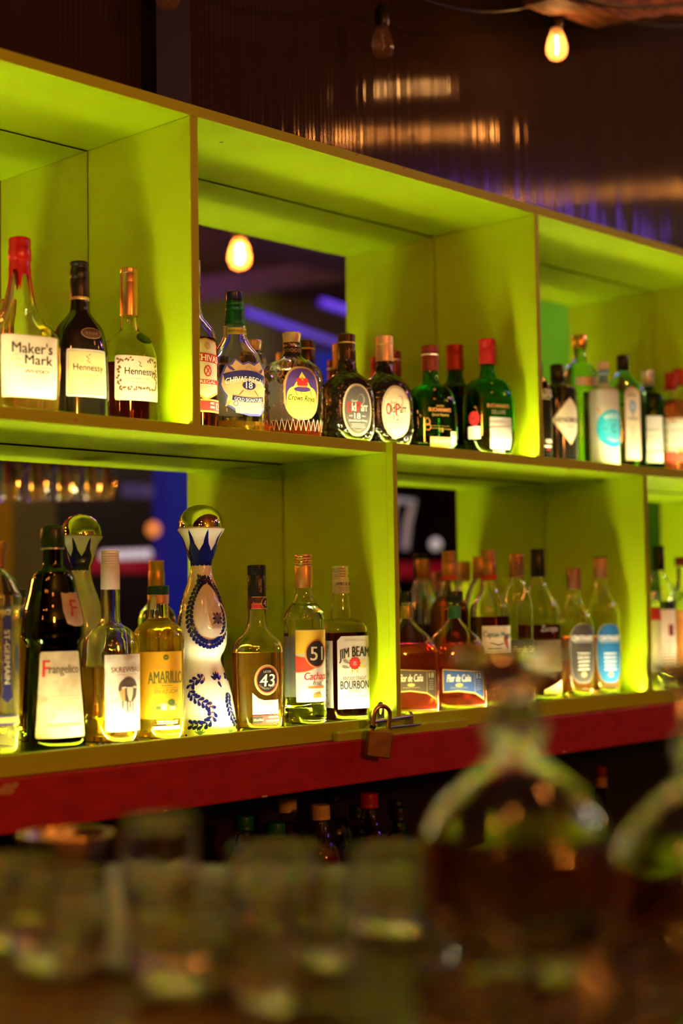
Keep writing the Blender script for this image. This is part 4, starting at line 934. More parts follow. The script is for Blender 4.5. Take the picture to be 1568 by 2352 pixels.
a.lines(6, 1648, 56, 2, 7, GREY, 2); a.build()

b = Bottle('liqueur_bottle', 'bright yellow bottle with yellow label, dark green cap and paper seal strip', 364, .060, ZLs,
    [(21, 1370, 0), (24, 1390, 0), (25, 1418, 0), (30, 1426, .2), (42, 1434, .6), (54, 1448, 1), (59, 1468, 1), (59, 1500, 1), (59, 1650, 1), (57, 1698, 1)], fc=.28, liq=(YELL, 1420))
b.lathe('cap', [(22, 1345.5), (25, 1347), (25, 1365), (24.5, 1366)], mat('bottle_green_cap', (.015, .06, .03), .3)); b.lathe('stopper_cork', [(24.5, 1366), (25, 1367), (24.5, 1386), (22, 1388)], mat('copper_cork', (.60, .36, .18), .4, .3))
a = Art(b, 1380); a.rect(-22, -10, 1350, 1400, mat('seal_strip', (.62, .70, .58), .5), 0); a.build('seal_strip', .0022)
YLB = mat('yellow_label', (.80, .45, .012), .5); DG = mat('dark_olive_ink', (.13, .15, .03), .5)
a = Art(b, 1580); a.rect(-72, 46, 1495, 1647, YLB, 0); a.star(0, 1508, 5.6, 7.6, 8, DG, 1); a.lines(0, 1508, 7, 1, 3, YLB, 3, th=2)
a.text("Aguardiente", 0, 1529, 66, 13, ORG, 2, shear=.3); a.text("AMARILLO", 2, 1552, 86, 27, DG, 2, bold=.02, bend=3); a.text("DE MANZANARES", 2, 1565.5, 66, 5, DG, 2); a.lines(2, 1572, 34, 1, 4, DG, 2, th=2); a.line([(-26, 1577), (32, 1577)], .7, DG, 2); a.text("SIN AZUCAR", 2, 1585, 58, 9, DG, 2)
a.ell(4, 1620, 28, 11, mat('olive_print', (.35, .38, .06), .5), 1, 22); a.ell(12, 1610, 9, 7, mat('dark_leaf', (.10, .16, .03), .5), 2, 12); a.rect(-12, 0, 1613, 1627, CREAM, 3); a.rect(8, 22, 1619, 1627, CREAM, 3); a.ell(-18, 1622, 7, 4, MATS['dark_leaf'], 2, 10)
a.build(); a = Art(b, 1660); a.lines(4, 1653, 56, 2, 4.5, WHITEI, 1, th=2); a.rect(-30, 36, 1664, 1671, WHITEI, 0); a.build('lower_label')

# the tall ceramic bottle
CER = mat('white_ceramic', (.88, .86, .82), .12, coat=.6, sub=.15)
b = Bottle('ceramic_bottle', 'tall white ceramic bottle painted with blue leaves, with a gold dome stopper', 463, .087, ZLs,
    [(46, 1213, 0), (55, 1215, 0), (54, 1219, 0), (48, 1228, 0), (41, 1240, 0), (36, 1258, 0), (30, 1278, 0), (24, 1294, 0), (24, 1300, 0), (27, 1320, 0), (33, 1340, 0), (42, 1365, 0), (49, 1390, 0), (55, 1420, 0), (58, 1450, 0), (57, 1476, 0), (51, 1495, 0), (44, 1508, 0), (43, 1515, 0), (46, 1528, 0), (53, 1545, 0), (61, 1570, 0), (68, 1600, 0), (74, 1635, 0), (78, 1665, 0), (79, 1688, 0)], fc=.30, glass=CER, wall=0)
b.lathe('stopper', [(3, 1159.5), (15, 1161), (28, 1166), (40, 1176), (48, 1189), (51.5, 1203), (52, 1212), (50, 1214)], mat('gold_mirror_dome', (.85, .70, .42), .03, 1))
INKB = mat('cobalt_glaze', (.008, .012, .16), .12, coat=.6)
a = Art(b, 1260)
for i in range(7):
    u = -90+i*30; a.poly([(u-15, 1296), (u-15, 1266), (u-6, 1250), (u-1.5, 1224), (u, 1217), (u+1.5, 1224), (u+6, 1250), (u+15, 1266), (u+15, 1296)], INKB, 0, (u, 1280)); a.ell(u+7, 1296, 8, 4, INKB, 1, 12); a.ell(u-8, 1296, 8, 4, INKB, 1, 12)
a.build('crown_glaze')
def vine(a, pts, L=15, W=7.5, st=10):
    a.line(pts, 1, mat('pale_blue_glaze', (.35, .42, .55), .3), 1)
    d = 0; side = 1
    for i in range(len(pts)-1):
        p, q = pts[i], pts[i+1]; l = math.hypot(q[0]-p[0], q[1]-p[1]); ang = math.atan2(q[1]-p[1], q[0]-p[0])
        n = max(1, round(l/st))
        for t in range(n):
            x, y = p[0]+(q[0]-p[0])*t/n, p[1]+(q[1]-p[1])*t/n
            for sd in (-1, 1):
                ra = ang+sd*.75+math.pi; a.leaf(x-math.cos(ra)*L*.5+0, y-math.sin(ra)*L*.5, L, W, ra, INKB, 2 if sd > 0 else 3)
a = Art(b, 1430)
oval = lambda cx, cy_, rx, ry, a0, a1, n=18: [(cx+rx*math.cos(math.radians(a0+(a1-a0)*i/n)), cy_+ry*math.sin(math.radians(a0+(a1-a0)*i/n))) for i in range(n+1)]
vine(a, oval(2, 1405, 50, 74, -85, -265, 22), L=14, st=11); vine(a, oval(2, 1405, 50, 74, -85, 90, 22), L=14, st=11); vine(a, [(-8, 1332), (-36, 1328)], 13, 6); vine(a, oval(-98, 1420, 18, 60, -60, 60, 8), 12, 6)
a.build('upper_leaf_painting')
a = Art(b, 1600); vine(a, [(-14, 1557), (-34, 1556), (-50, 1568), (-52, 1584), (-40, 1598), (-22, 1608), (-6, 1618), (2, 1630), (-4, 1650), (-20, 1660), (-48, 1658)], 15, 7, 11)
vine(a, [(78, 1560), (64, 1545), (58, 1560)], 12, 6); vine(a, [(52, 1590), (44, 1612), (48, 1640), (62, 1662), (82, 1668)], 14, 6.5, 9)
for r_ in (-1.1, -.5, 0, .5, 1.1, 2.6): a.leaf(20+12*math.sin(r_), 1560-12*math.cos(r_), 17, 7, r_-math.pi/2, INKB, 2)
for u in (-26, 42):
    for r_ in (-1, -.5, 0, .5, 1): a.leaf(u+6*math.sin(r_), 1680-6*math.cos(r_), 15, 3.5, r_-math.pi/2, mat('grey_blue_glaze', (.06, .12, .28), .3), 1)
for u in (-54, 8, 70, 100): a.ell(u, 1682, 2.5, 2.5, INKB, 1, 10)
a.build('lower_leaf_painting')
EMB = mat('silver_emblem', (.36, .26, .20), .25, .8)
a = Art(b, 1415); a.ring(20, 1420, 25, 39, 4, CER, 3, n=40); a.ell(20, 1420, 22, 36, mat('recessed_ceramic', (.84, .80, .74), .15, coat=.6), 0, 34); a.build('oval_relief', .0006, .0009)
a = Art(b, 1415)
for i in range(8):
    t = math.pi*i/4+math.pi/8*0; L = 17 if i % 2 else 13; a.leaf(20+math.cos(t)*L*.52, 1420+math.sin(t)*L*.6, L, 8, t, EMB if i % 2 else INKB, 2+i % 2)
a.ell(20, 1420, 3, 3.4, EMB, 5, 12); a.build('flower_emblem', .0014, .0003)

b = Bottle('liqueur_bottle', 'amber liqueur bottle with black cap and round black, red and gold label', 591, .058, ZLs,
    [(19, 1302, 0), (21, 1404, 0), (22, 1425, 0), (25, 1440, .2), (33, 1455, .5), (47, 1468, .8), (56, 1480, 1), (59, 1494, 1), (59, 1520, 1), (57, 1620, 1), (56, 1670, 1)], k=.8, n=2.8, fc=.46, liq=(AMBER, 1498))
b.lathe('cap', [(19, 1298), (21, 1299.5), (21.3, 1318), (20, 1320), (20, 1323), (21, 1325), (21, 1369), (20.6, 1370)], BLACK)
b.sleeve('neck_label', 1370, 1400, mat('neck_black_red', (.06, .012, .012), .4)); a = Art(b, 1385); a.rect(-22, 40, 1370.5, 1372, GOLDI, 2); a.rect(-22, 40, 1386, 1397, REDI, 2); a.rect(-22, 40, 1397, 1399, GOLDI, 3); a.text("Fórmula", -10, 1386, 18, 6, GOLDI, 4, shear=.3); a.ell(12, 1385, 13, 14, GOLDI, 4, 24); a.ell(12, 1385, 11, 12, INK, 5, 24); a.text("43", 12, 1386, 15, 13, CREAM, 7, bold=.02); a.text("Diego Zamora", 0, 1345, 32, 6, GOLDI, 2, rot=-math.pi/2, shear=.3); a.build('neck_print', .0009)
a = Art(b, 1570); c = 1560; a.ell(0, c, 31, 35, mat('ring_gold', (.75, .50, .20), .4, .3), 0, 40); a.ring(0, c, 28, 32, 1, TAN, 1); a.ell(0, c, 26, 29.5, REDI, 2, 40); a.ell(0, c, 24, 27.5, INK, 3, 40)
a.text("43", 0, c+1, 36, 28, WHITEI, 6, bold=.02, shear=.1); a.text("LICOR", 0, c-19, 18, 5, CREAM, 5); a.text("CUARENTA Y TRES", 0, c+20, 46, 4.5, CREAM, 5, circ=-23, bold=.01)
a.poly([(-36, 1588), (-24, 1600), (-8, 1606), (30, 1606), (32, 1638), (-36, 1638)], CREAM, 0, (0, 1620)); a.text("ORIGINAL", 0, 1613, 30, 5, TAN, 2); a.lines(-2, 1621, 48, 3, 4.5, GREY, 2); a.rect(-36, 34, 1640, 1660, REDI, 0); a.rect(-36, -12, 1642, 1658, INK, 1); a.text("31% vol 750ml", -22, 1650, 24, 5, CREAM, 3, shear=.3); a.text("LIQUEUR", 16, 1645, 26, 5, CREAM, 3); a.text("PRODUCT OF SPAIN", 14, 1653, 34, 4, CREAM, 3); a.build()

b = Bottle('liqueur_bottle', 'clear tall bottle with gold screw cap and yellow, red and white label', 699, .056, ZLs,
    [(19, 1278, 0), (20, 1352, 0), (21, 1366, 0), (25, 1380, .2), (36, 1394, .6), (45, 1408, 1), (48, 1424, 1), (48, 1500, 1), (47.5, 1600, 1), (47, 1618, 1), (49, 1632, 1), (49, 1663, 1)], fc=.42, liq=(WATER, 1386))
b.cap(20, 1273, 1304, GOLD, ridges=4, knurl=True); b.lathe('neck_foil', [(20, 1303), (20.4, 1305), (20.4, 1349), (20, 1350)], mat('orange_gold_foil', (.82, .45, .12), .35, .6))
a = Art(b, 1530); a.rect(-42, 44, 1446, 1610, WHITE, 0, r=2); a.rect(-42, 44, 1447, 1500, YEL, 1)
V = [(-42+86*i/16, 1510+8*math.sin(i/16*3.0)-26*(i/16)**2) for i in range(17)]
a.put([(x, y-6) for x, y in V]+[(x, y+32-20*(i/16)) for i, (x, y) in enumerate(V)], [(i, 17+i, 18+i, i+1) for i in range(16)], mat('brick_red_ink', (.70, .07, .04), .5), 2)
a.line([(x, y-6) for x, y in V], 2, GOLDI, 3); a.line([(x, y+32-20*(i/16)) for i, (x, y) in enumerate(V)], 2, GOLDI, 3)
a.ell(8, 1500, 29, 33, GOLDI, 4, 40); a.ell(8, 1500, 26, 30, REDI, 5, 40); a.ell(8, 1500, 24.5, 28.5, INK, 6, 40); a.text("51", 8, 1500, 32, 31, CREAM, 8, bold=.02)
a.text("Cachaça", 8, 1553, 60, 21, REDI, 3, shear=.2, bold=.02); a.text("Brazil", 10, 1566, 26, 9, INK, 3, shear=.3); a.rect(-14, 30, 1574, 1579, mat('cane_orange', (.75, .20, .06), .5), 3); a.rect(-24, -14, 1576, 1577, TAN, 3); a.lines(6, 1584, 34, 2, 4.5, GREY, 3)
for q in (0, 7, 14): a.ell(2+q, 1596, 5, 5.5, GOLDI, 3+q//7, 16)
a.lines(-34, 1600, 10, 2, 4, GREY, 3); a.build()
a = Art(b, 1530, dth=180); a.rect(-34, 34, 1462, 1602, WHITE, 0); a.rect(-26, 10, 1482, 1548, CREAM, 1); a.build('back_label')

b = Bottle('whiskey_bottle', 'square bourbon bottle with white cap and large white label beside the lock', 784, .062, ZLs,
    [(19, 1305, 0), (19.5, 1360, 0), (22, 1378, .1), (25, 1410, .1), (25, 1421, .2), (42, 1426, .8), (54, 1432, 1), (60, 1442, 1), (61, 1455, 1), (61, 1600, 1), (58, 1648, 1)], k=1, n=6.5, fc=.46, liq=(DREDL, 1452))
b.cap(19.8, 1300, 1331, SILVER, ridges=4, knurl=True); WP = mat('white_label_gloss', (.74, .73, .70), .35); b.lathe('neck_foil', [(19.5, 1330), (20, 1331.5), (20, 1362), (19.6, 1363)], WP)
a = Art(b, 1345); a.text("JAMES B. BEAM", 3, 1342, 50, 9, INK, 1, bold=.015); a.text("DISTILLING CO.", 3, 1350, 34, 3.5, GREY, 1); a.text("James B. Beam", 3, 1355, 34, 4, GREY, 1, shear=.4); a.build('neck_print', .0012)
a = Art(b, 1540); a.poly([(-37, 1470), (-27, 1460), (49, 1460), (49, 1625), (-37, 1625)], WP, 0, (4, 1545)); a.text("THE WORLD'S No. 1", 8, 1469, 56, 5, GREY, 2); a.text("JIM BEAM", 6, 1499, 76, 30, mat('deep_green_ink', (.02, .04, .02), .5), 3, bold=.02, bend=5, slant=-.06)
a.star(6, 1522, 13, 15, 12, REDI, 3); a.ell(6, 1522, 10.5, 11, mat('bright_red_ink', (.75, .05, .04), .5), 4, 20); a.text("B", 6, 1522, 7, 9, WHITEI, 6, bold=.03); a.leaf(-14, 1518, 20, 7, .5, GREY, 2); a.leaf(-16, 1530, 20, 6, .2, GREY, 2); a.leaf(26, 1518, 18, 7, -.5, mat('wheat_ink', (.72, .62, .15), .5), 2); a.leaf(27, 1530, 18, 6, .2, MATS['wheat_ink'], 2); a.leaf(0, 1540, 10, 4, 1.8, YEL, 2); a.leaf(12, 1540, 10, 4, 1.2, YEL, 2)
a.text("KENTUCKY STRAIGHT", 6, 1556, 58, 8, INK, 3); a.text("BOURBON", 6, 1571, 72, 19, INK, 3, bold=.015); a.text("WHISKEY", 6, 1585.5, 34, 7, INK, 3); a.text("James B. Beam", 6, 1597, 60, 7, TAN, 3, shear=.4); a.lines(6, 1604, 50, 1, 4, GREY, 3); a.lines(6, 1613, 44, 1, 5, GREY, 3, th=2); a.build()
a = Art(b, 1540, dth=-78); a.rect(-30, 34, 1470, 1622, WP, 0)
for t, v, w_, h in (("SEVEN", 1495, 34, 9), ("GENERATIONS", 1502, 36, 4), ("OF THE", 1508, 20, 4), ("BEAM", 1517, 28, 9), ("FAMILY", 1528, 36, 9), ("DISTILLING", 1563, 38, 7), ("TO A", 1569, 12, 4), ("HONORED", 1575, 26, 4), ("FAMILY", 1584, 36, 9), ("RECIPE", 1596, 36, 9)): a.text(t, -3, v, w_, h, INK, 2, bold=.01)
a.text("SINCE 1795", -3, 1605, 30, 4, REDI, 2)
for u, v in ((16, 1485), (-4, 1545), (18, 1545), (16, 1612)): a.ring(u, v, 7, 8, .8, GREY, 2, n=18); a.ell(u, v, 3.5, 4.5, GREY, 2, 10)
a.build('side_label')

# ---- lower right bay
def decanter(u, Y, label, capv, cu, liqm, blue):
    b = Bottle('rum_bottle', label, u, Y, ZLs,
        [(12, 1384, 0), (13, 1405, 0), (15, 1420, 0), (22, 1432, .3), (38, 1448, .7), (54, 1464, 1), (66, 1486, 1), (71, 1510, 1), (72, 1560, 1), (71, 1630, 1)], k=.62, n=3, fc=.35, glass=CLEAR, liq=(liqm, 1478))
    b.cap(21 if blue else 14, 1358, 1383, BLACK, 'stopper', bev=2); b.lathe('neck_foil', [(14, 1392), (14.5, 1394), (15.4, 1418), (15, 1420)], mat('rum_green_foil', (.02, .16, .06), .4) if blue else mat('rum_gold_foil', (.45, .28, .10), .3, .5))
    a = Art(b, 1560); a.poly([(-46, 1534), (56, 1540), (56, 1608), (30, 1592), (-10, 1586), (-46, 1588)], GOLDI, 0, (4, 1562)); a.poly([(-44, 1536), (54, 1542), (54, 1604), (30, 1589), (-10, 1583), (-44, 1585)], mat('label_blue', (.03, .07, .22), .5) if blue else mat('label_brown', (.08, .055, .035), .5), 1, (4, 1562))
    a.text("Flor de Caña", -8, 1555, 56, 17, CREAM, 3, shear=.25, bold=.02); a.ell(-8, 1571, 9, 4, GOLDI, 3, 12); a.lines(-8, 1577, 44, 1, 4, GOLDI, 3); a.line([(30, 1542), (30, 1588)], .8, GOLDI, 3)
    a.text("12" if blue else "18", 42, 1550, 13, 12, CREAM, 3); a.lines(42, 1562, 14, 5, 5, CREAM, 3); a.build()
decanter(934, .060, 'flat rum decanter with brown label half hidden by the narrow batten', 1358, 0, REDL, False)
decanter(1044, .058, 'wide-shouldered rum decanter with black stopper and blue label', 1358, 0, REDL, True)
b = Bottle('rum_bottle', 'dark spiced rum bottle with tan cap and white label lettered with a captain', 1124, .070, ZLs,
    [(15, 1270, 0), (16, 1334, 0), (20, 1355, .2), (30, 1375, .6), (41, 1388, .9), (45, 1402, 1), (46, 1430, 1), (46, 1600, 1)], k=.85, n=2.5, fc=.48, liq=(DREDL, 1416))
TC = mat('tan_foil', (.50, .24, .09), .35, .5)
b.cap(16.5, 1263, 1332, TC, ridges=3); b.sleeve('cap_band', 1321, 1331, REDI, .0016)
a = Art(b, 1470); a.rect(-38, 44, 1437, 1502, CREAM, 0); a.text("Captain Morgan", 4, 1459, 78, 17, mat('teal_ink', (.03, .10, .09), .5), 2, bold=.02, slant=.05); a.leaf(22, 1478, 36, 12, 1.3, mat('coat_red', (.35, .04, .02), .5), 3); a.ell(22, 1464, 5, 6, BRN, 4, 12); a.line([(-20, 1476), (0, 1482), (14, 1478)], 2.5, BRN, 2); a.lines(-8, 1490, 40, 1, 5, INK, 2, th=2.5); a.build()
b = Bottle('rum_bottle', 'second tan capped dark rum bottle, behind the blue labelled decanter', 1032, YB, ZLs,
    [(15, 1272, 0), (16, 1336, 0), (20, 1356, .2), (30, 1375, .6), (40, 1388, .9), (45, 1402, 1), (46, 1600, 1)], k=.85, n=2.5, liq=(DREDL, 1370)); b.cap(16, 1266, 1333, TC, ridges=3); b.sleeve('cap_band', 1322, 1332, REDI, .0016)
b = Bottle('rum_bottle', 'clear rum bottle with patterned tan cap and gold script on dark label', 1188, .060, ZLs,
    [(15, 1276, 0), (16, 1326, 0), (20, 1342, .2), (30, 1362, .6), (33, 1380, .9), (35, 1400, 1), (35, 1600, 1)], k=.8, n=2.5, fc=.4, liq=(DREDL, 1472)); b.cap(16, 1272, 1325, TC)
a = Art(b, 1300); a.lines(4, 1282, 30, 7, 6, INK, 1, th=3); a.build('cap_print', .0016)
a = Art(b, 1500); a.rect(-36, 40, 1470, 1560, mat('label_dark', (.03, .025, .02), .5), 0); a.text("Flor de Caña", 6, 1492, 58, 16, GOLDI, 2, shear=.25, bold=.01); a.lines(4, 1508, 40, 3, 7, GOLDI, 2); a.build()
b = Bottle('rum_bottle', 'second patterned tan capped bottle, just behind the captain labelled rum', 1102, YB, ZLs, [(15, 1284, 0), (16, 1328, 0), (22, 1345, .3), (34, 1370, .8), (40, 1395, 1), (40, 1590, 1)], k=.8, n=2.5); b.cap(15.5, 1279, 1328, TC)
b = Bottle('rum_bottle', 'dark rum bottle with tall black cap and thin scripted label', 1236, .088, ZLs,
    [(15, 1268, 0), (16, 1328, 0), (20, 1345, .2), (32, 1366, .6), (44, 1384, .9), (49, 1400, 1), (50, 1600, 1)], k=.85, n=2.4, fc=.4, liq=(DREDL, 1434)); b.cap(16.5, 1261, 1325, BLACK, ridges=1)
a = Art(b, 1500); a.text("Zacapa", 8, 1445, 44, 18, GREY, 1, shear=.25); a.poly([(-10, 1582), (44, 1560), (44, 1592), (-10, 1592)], CREAM, 0, (20, 1580)); a.rect(-38, 46, 1470, 1540, mat('woven_band', (.10, .06, .03), .7), 0); a.build()
def cent(u, Y, label, v0, blue, capm):
    b = Bottle('rum_bottle', label, u, Y, ZLs,
        [(14, v0+6, 0), (15, v0+55, 0), (17, v0+72, .1), (26, v0+92, .6), (36, v0+106, .9), (41, v0+124, 1), (42, v0+160, 1), (40, 1540, 1), (36, 1596, 1)], k=.9, n=2.3, fc=.5, liq=(ORGL, 1462), bot=.014)
    b.cap(16, v0, v0+48, capm, bev=2)
    if blue: b.lathe('stopper_top', [(15, v0-1), (15.6, v0), (15.6, v0+13), (15, v0+14)], BLACK)
    a = Art(b, 1500); c = mat('label_azure', (.02, .17, .45), .4) if blue else mat('label_graphite', (.07, .06, .055), .4)
    a.ell(0, 1500, 33, 68, GREY, 0, 36, 3); a.ell(0, 1500, 31, 66, c, 1, 36, 3); a.text("CENTENARIO", 0, 1465, 54, 12, WHITEI, 3, bold=.03); a.line([(-24, 1474), (24, 1474)], 1, WHITEI, 3); a.lines(0, 1500, 36, 5, 9, WHITEI, 3, th=3.4); a.ell(0, 1548, 7, 6, TAN, 3, 12); a.build()
cent(1320, .066, 'amber rum bottle with brown cap and rounded dark grey label', 1305, False, mat('brown_cap', (.28, .11, .05), .35, .4))
cent(1381, .064, 'amber rum bottle with rounded blue label nearest the bright divider end', 1280, True, TC)
b = Bottle('vodka_bottle', 'clear bottle with black cap and pinkish white label right of the last divider', 1514, .080, ZLs,
    [(12, 1300, 0), (14, 1315, 0), (20, 1332, .4), (32, 1345, 1), (37, 1360, 1), (38, 1560, 1)], fc=.3, liq=(WATER, 1380)); b.cap(13.5, 1254, 1310, BLACK, ridges=2)
a = Art(b, 1450); a.rect(-30, 30, 1400, 1540, mat('pinkish_paper', (.74, .60, .54), .6), 0); a.rect(8, 22, 1434, 1460, mat('maroon_ink', (.16, .015, .02), .5), 1); a.lines(4, 1470, 40, 8, 8, GREY, 1, th=2); a.build()
b = Bottle('vodka_bottle', 'small bottle with red banded pale label tucked against the last divider', 1500, .045, ZLs,
    [(8, 1366, 0), (9, 1388, 0), (15, 1400, 1), (17, 1420, 1), (17, 1570, 1)], fc=.3, liq=(WATER, 1400)); b.cap(9.5, 1358, 1378, SILVER)
b.sleeve('label', 1425, 1540, mat('cream_label', (.66, .58, .42), .6)); b.sleeve('red_band', 1396, 1424, REDI, .0005)
b = Bottle('vodka_bottle', 'orange labelled bottle with brown cap at the far right of the lower shelf', 1570, .075, ZLs,
    [(13, 1300, 0), (16, 1340, 0), (24, 1365, .5), (34, 1385, 1), (36, 1400, 1), (37, 1570, 1)], fc=.2, liq=(WATER, 1360)); b.cap(18, 1280, 1300, MCAP)
b.sleeve('label', 1402, 1540, mat('orange_paper', (.72, .26, .06), .6)); b.sleeve('label_band', 1402, 1420, ORG, .0009)

# ================================================================ SOFT DRINKS UNDER THE BEAM
PETG = mat('clear_pet', (1, .97, .9), .02, 0, 1, 1.4); CT = -.885
def soda(u, vtop, Y, capm, label, liq=None, glass=None, hw=22, vliq=None, flav=None):
    g = glass or PETG; v = vtop; s_ = hw/22
    b = Bottle('soda_bottle', label, u, Y, CT, [(13*s_, v+6, 0), (14*s_, v+34*s_, 0), (17*s_, v+46*s_, 0), (26*s_, v+68*s_, 0), (38*s_, v+92*s_, 0), (46*s_, v+120*s_, 0), (49*s_, v+160*s_, 0), (45*s_, v+220*s_, 0), (49*s_, v+300*s_, 0), (48*s_, v+520*s_, 0)],
        glass=g, wall=.0012, liq=(liq, vliq) if liq else None)
    b.lathe('cap', [(hw-3, vtop), (hw-.6, vtop+2), (hw, vtop+5), (hw+.4, vtop+24*s_), (hw+.2, vtop+25*s_), (hw+.6, vtop+26*s_), (hw+.5, vtop+32*s_), (hw-1, vtop+33*s_)], capm, 36)
    b.lathe('neck_ring', [(15*s_, vtop+34*s_), (18*s_, vtop+35*s_), (18*s_, vtop+37*s_), (14*s_, vtop+38*s_)], g, 28)
    return b
def capm(n, c): return mat(n, c, .38, bump=('ribs', 1, .1, .0001))
GC = capm('green_plastic_cap', (.01, .16, .03)); CC = capm('cream_plastic_cap', (.80, .62, .32)); RC = capm('red_plastic_cap', (.55, .02, .015)); BC = capm('black_plastic_cap', (.012, .014, .010)); DB = capm('navy_plastic_cap', (.01, .03, .07))
ORL = mat('orange_soda', (.75, .25, .06), 0, 0, 1, 1.33)
soda(562, 1873, .20, GC, 'soft drink bottle with dull green cap, leftmost under the red beam', WATER, None, 22, 1915)
soda(634, 1888, .09, GC, 'soft drink bottle with brighter green cap, second from the left', WATER, None, 23, 1930)
soda(661, 1832, .20, CC, 'soft drink bottle with cream cap behind the brighter green capped one', WATER, None, 22, 1890)
soda(737, 1848, .12, CC, 'red soft drink bottle with cream cap in the front row', REDL, None, 22.5, 1945)
soda(769, 1811, .21, BC, 'tall soft drink bottle with black cap just under the beam', WATER, None, 19, 1880)
soda(822, 1848, .22, DB, 'soft drink bottle with dark blue cap mostly hidden behind the cola', ORL, None, 19, 1880)
soda(848, 1821, .12, RC, 'cola bottle with bright red cap', COLA, None, 22.5, 1909)
soda(912, 1838, .22, BC, 'dark capped bottle hidden behind the green glass soda bottle', WATER, None, 20, 1880)
soda(917, 1853, .13, BC, 'green soda bottle with black cap at the right of the soft drinks', WATER, mat('green_pet', (.25, .75, .12), .02, 0, 1, 1.4), 20, 1930)
b = Bottle('sauce_bottle', 'lone slim bottle with maroon cap and tan neck band under the beam', 1382, .14, CT, [(12, 1765, 0), (14, 1812, 0), (16, 1830, 0), (22, 1870, 0), (28, 1900, 0), (30, 2300, 0)], glass=mat('red_brown_glass', (.35, .03, .02), 0, 0, 1, 1.46), liq=(DREDL, 1830))
b.cap(14, 1760, 1783, mat('maroon_foil', (.25, .02, .02), .4)); b.sleeve('neck_band', 1784, 1806, mat('tan_band', (.50, .30, .14), .6), .0008)

# ================================================================ THE BAR IN FRONT
BT = -.48
bp_ = CAM+Vector((math.sin(YAW), math.cos(YAW), 0))
bar = empty('bar_counter', (bp_.x, bp_.y, BT), 'varnished wooden bar top in the blurred foreground, covered with glassware', 'bar', rz=-YAW)
box('bar_top', -.62, 1.3, -.40, .36, -.045, 0, AMBWOOD, bar, .004)
box('front_rail', -.62, 1.3, -.46, -.4005, -.06, .012, AMBWOOD, bar, .01)
box('bar_panel', -.55, 1.2, -.34, .30, FLOOR-BT+.001, -.0455, DARKP, bar, .002)
mt = empty('bar_reflector', (-.35, -.98, BT+.0005), 'dull metal plate added on the bar to reflect light into the glasses', 'reflector')  # plate added as a reflector to brighten the glasses
bm = bmesh.new(); q_ = [atZ(u, v, BT)-mt.location for u, v in ((-250, 2118), (1500, 2558), (2100, 2250), (1900, 2010), (-250, 2000))]
lo_ = [bm.verts.new((p.x, p.y, 0)) for p in q_]; hi_ = [bm.verts.new((p.x, p.y, .006)) for p in q_]
bm.faces.new(list(reversed(lo_))); bm.faces.new(hi_)
for i in range(5): bm.faces.new((lo_[i], lo_[(i+1) % 5], hi_[(i+1) % 5], hi_[i]))
bmesh.ops.recalc_face_normals(bm, faces=bm.faces); bmobj('reflector_plate', bm, mat('dull_reflector_metal', (.16, .145, .12), .38, .9), mt)
TG = mat('tumbler_glass', (1, 1, .985), 0, 0, 1, 1.58)
TUM = {}
def tumbler(p, kind, label, group='upturned bar glasses', rz=0):
    r_, h, up = {'rocks': (.034, .058, 1), 'tall': (.030, .078, 1), 'shot': (.024, .050, 1), 'goblet': (.036, .066, 1)}[kind]
    if kind not in TUM:
        e = empty('bar_glass', p, label, 'glass', group, rz)
        pr = [(r_*.66, 0), (r_*.74, .002), (r_*.86, h*.12), (r_*.96, h*.3), (r_, h*.5), (r_*.985, h*.7), (r_*.95, h*.86), (r_*.975, h-.002), (r_*.96, h), (r_*.92, h-.0015), (r_*.885, h*.86), (r_*.92, h*.68), (r_*.93, h*.5), (r_*.87, h*.33), (r_*.6, .014), (r_*.3, .0115), (.0005, .011)]
        if kind == 'goblet': pr = [(r_*.7, 0), (r_*.75, .003), (r_*.4, .012), (r_*.36, .018), (r_*.8, .028), (r_, h*.75), (r_*1.05, h-.001), (r_*1.02, h), (r_*.98, h-.001), (r_*.93, h*.75), (r_*.72, .032), (.0005, .024)]
        vs, fs = lathe_data(pr, 60, close_top=False)
        dm = lambda x, y, z, i_: 1+.035*math.sin(7*math.atan2(y, x))*math.sin(2*math.pi*min(1, z/(h*.8)))*(i_ < 540)*(z < h*.8)
        vs = [(x*dm(x, y, z, i_), y*dm(x, y, z, i_), z) for i_, (x, y, z) in enumerate(vs)]
        o = obj('bowl', vs, fs, TG, e, smooth=True)
        rb = []
        lathe('foot_ring', [(r_*.62, -.0002), (r_*.80, -.0002), (r_*.80, .0035), (r_*.62, .0035), (r_*.62, -.0001)], TG, e, 28, close_top=False, close_bot=False)
        TUM[kind] = e; return e
    s_ = TUM[kind]; e = s_.copy(); COL.objects.link(e); e.location = p; e.rotation_euler[2] = rz; e['label'] = label; e['group'] = group
    for c in s_.children:
        k = c.copy(); COL.objects.link(k); k.parent = e
    return e
rg = random.Random(11); placed = []
def onbar(u, v, z=BT+.0065): return atZ(u, v, z)
pt = onbar(368, 2128); placed.append(pt)
CARA = [atD(1190, 2000, .95), atD(1640, 2000, .86)]
rows_ = [(2312, 620, 900, 170), (2262, 380, 980, 160), (2215, 130, 990, 150), (2172, -20, 990, 146), (2135, -60, 990, 140)]
for ri, (v, u0, u1, st) in enumerate(rows_):
    u = u0+(ri % 2)*40
    while u < u1:
        p = onbar(u+rg.uniform(-12, 12), v+rg.uniform(-5, 5)); kind = rg.choice(['rocks', 'rocks', 'goblet', 'shot', 'rocks'])
        if all((p-q).length > .071 for q in placed) and all(math.hypot(p.x-q.x, p.y-q.y) > .099 for q in CARA):
            placed.append(p); tumbler(p, kind, 'clear bar glass in the blurred cluster standing on the bar', 'bar glasses clustered on the bar', rg.uniform(0, 3))
        u += st
p = pt
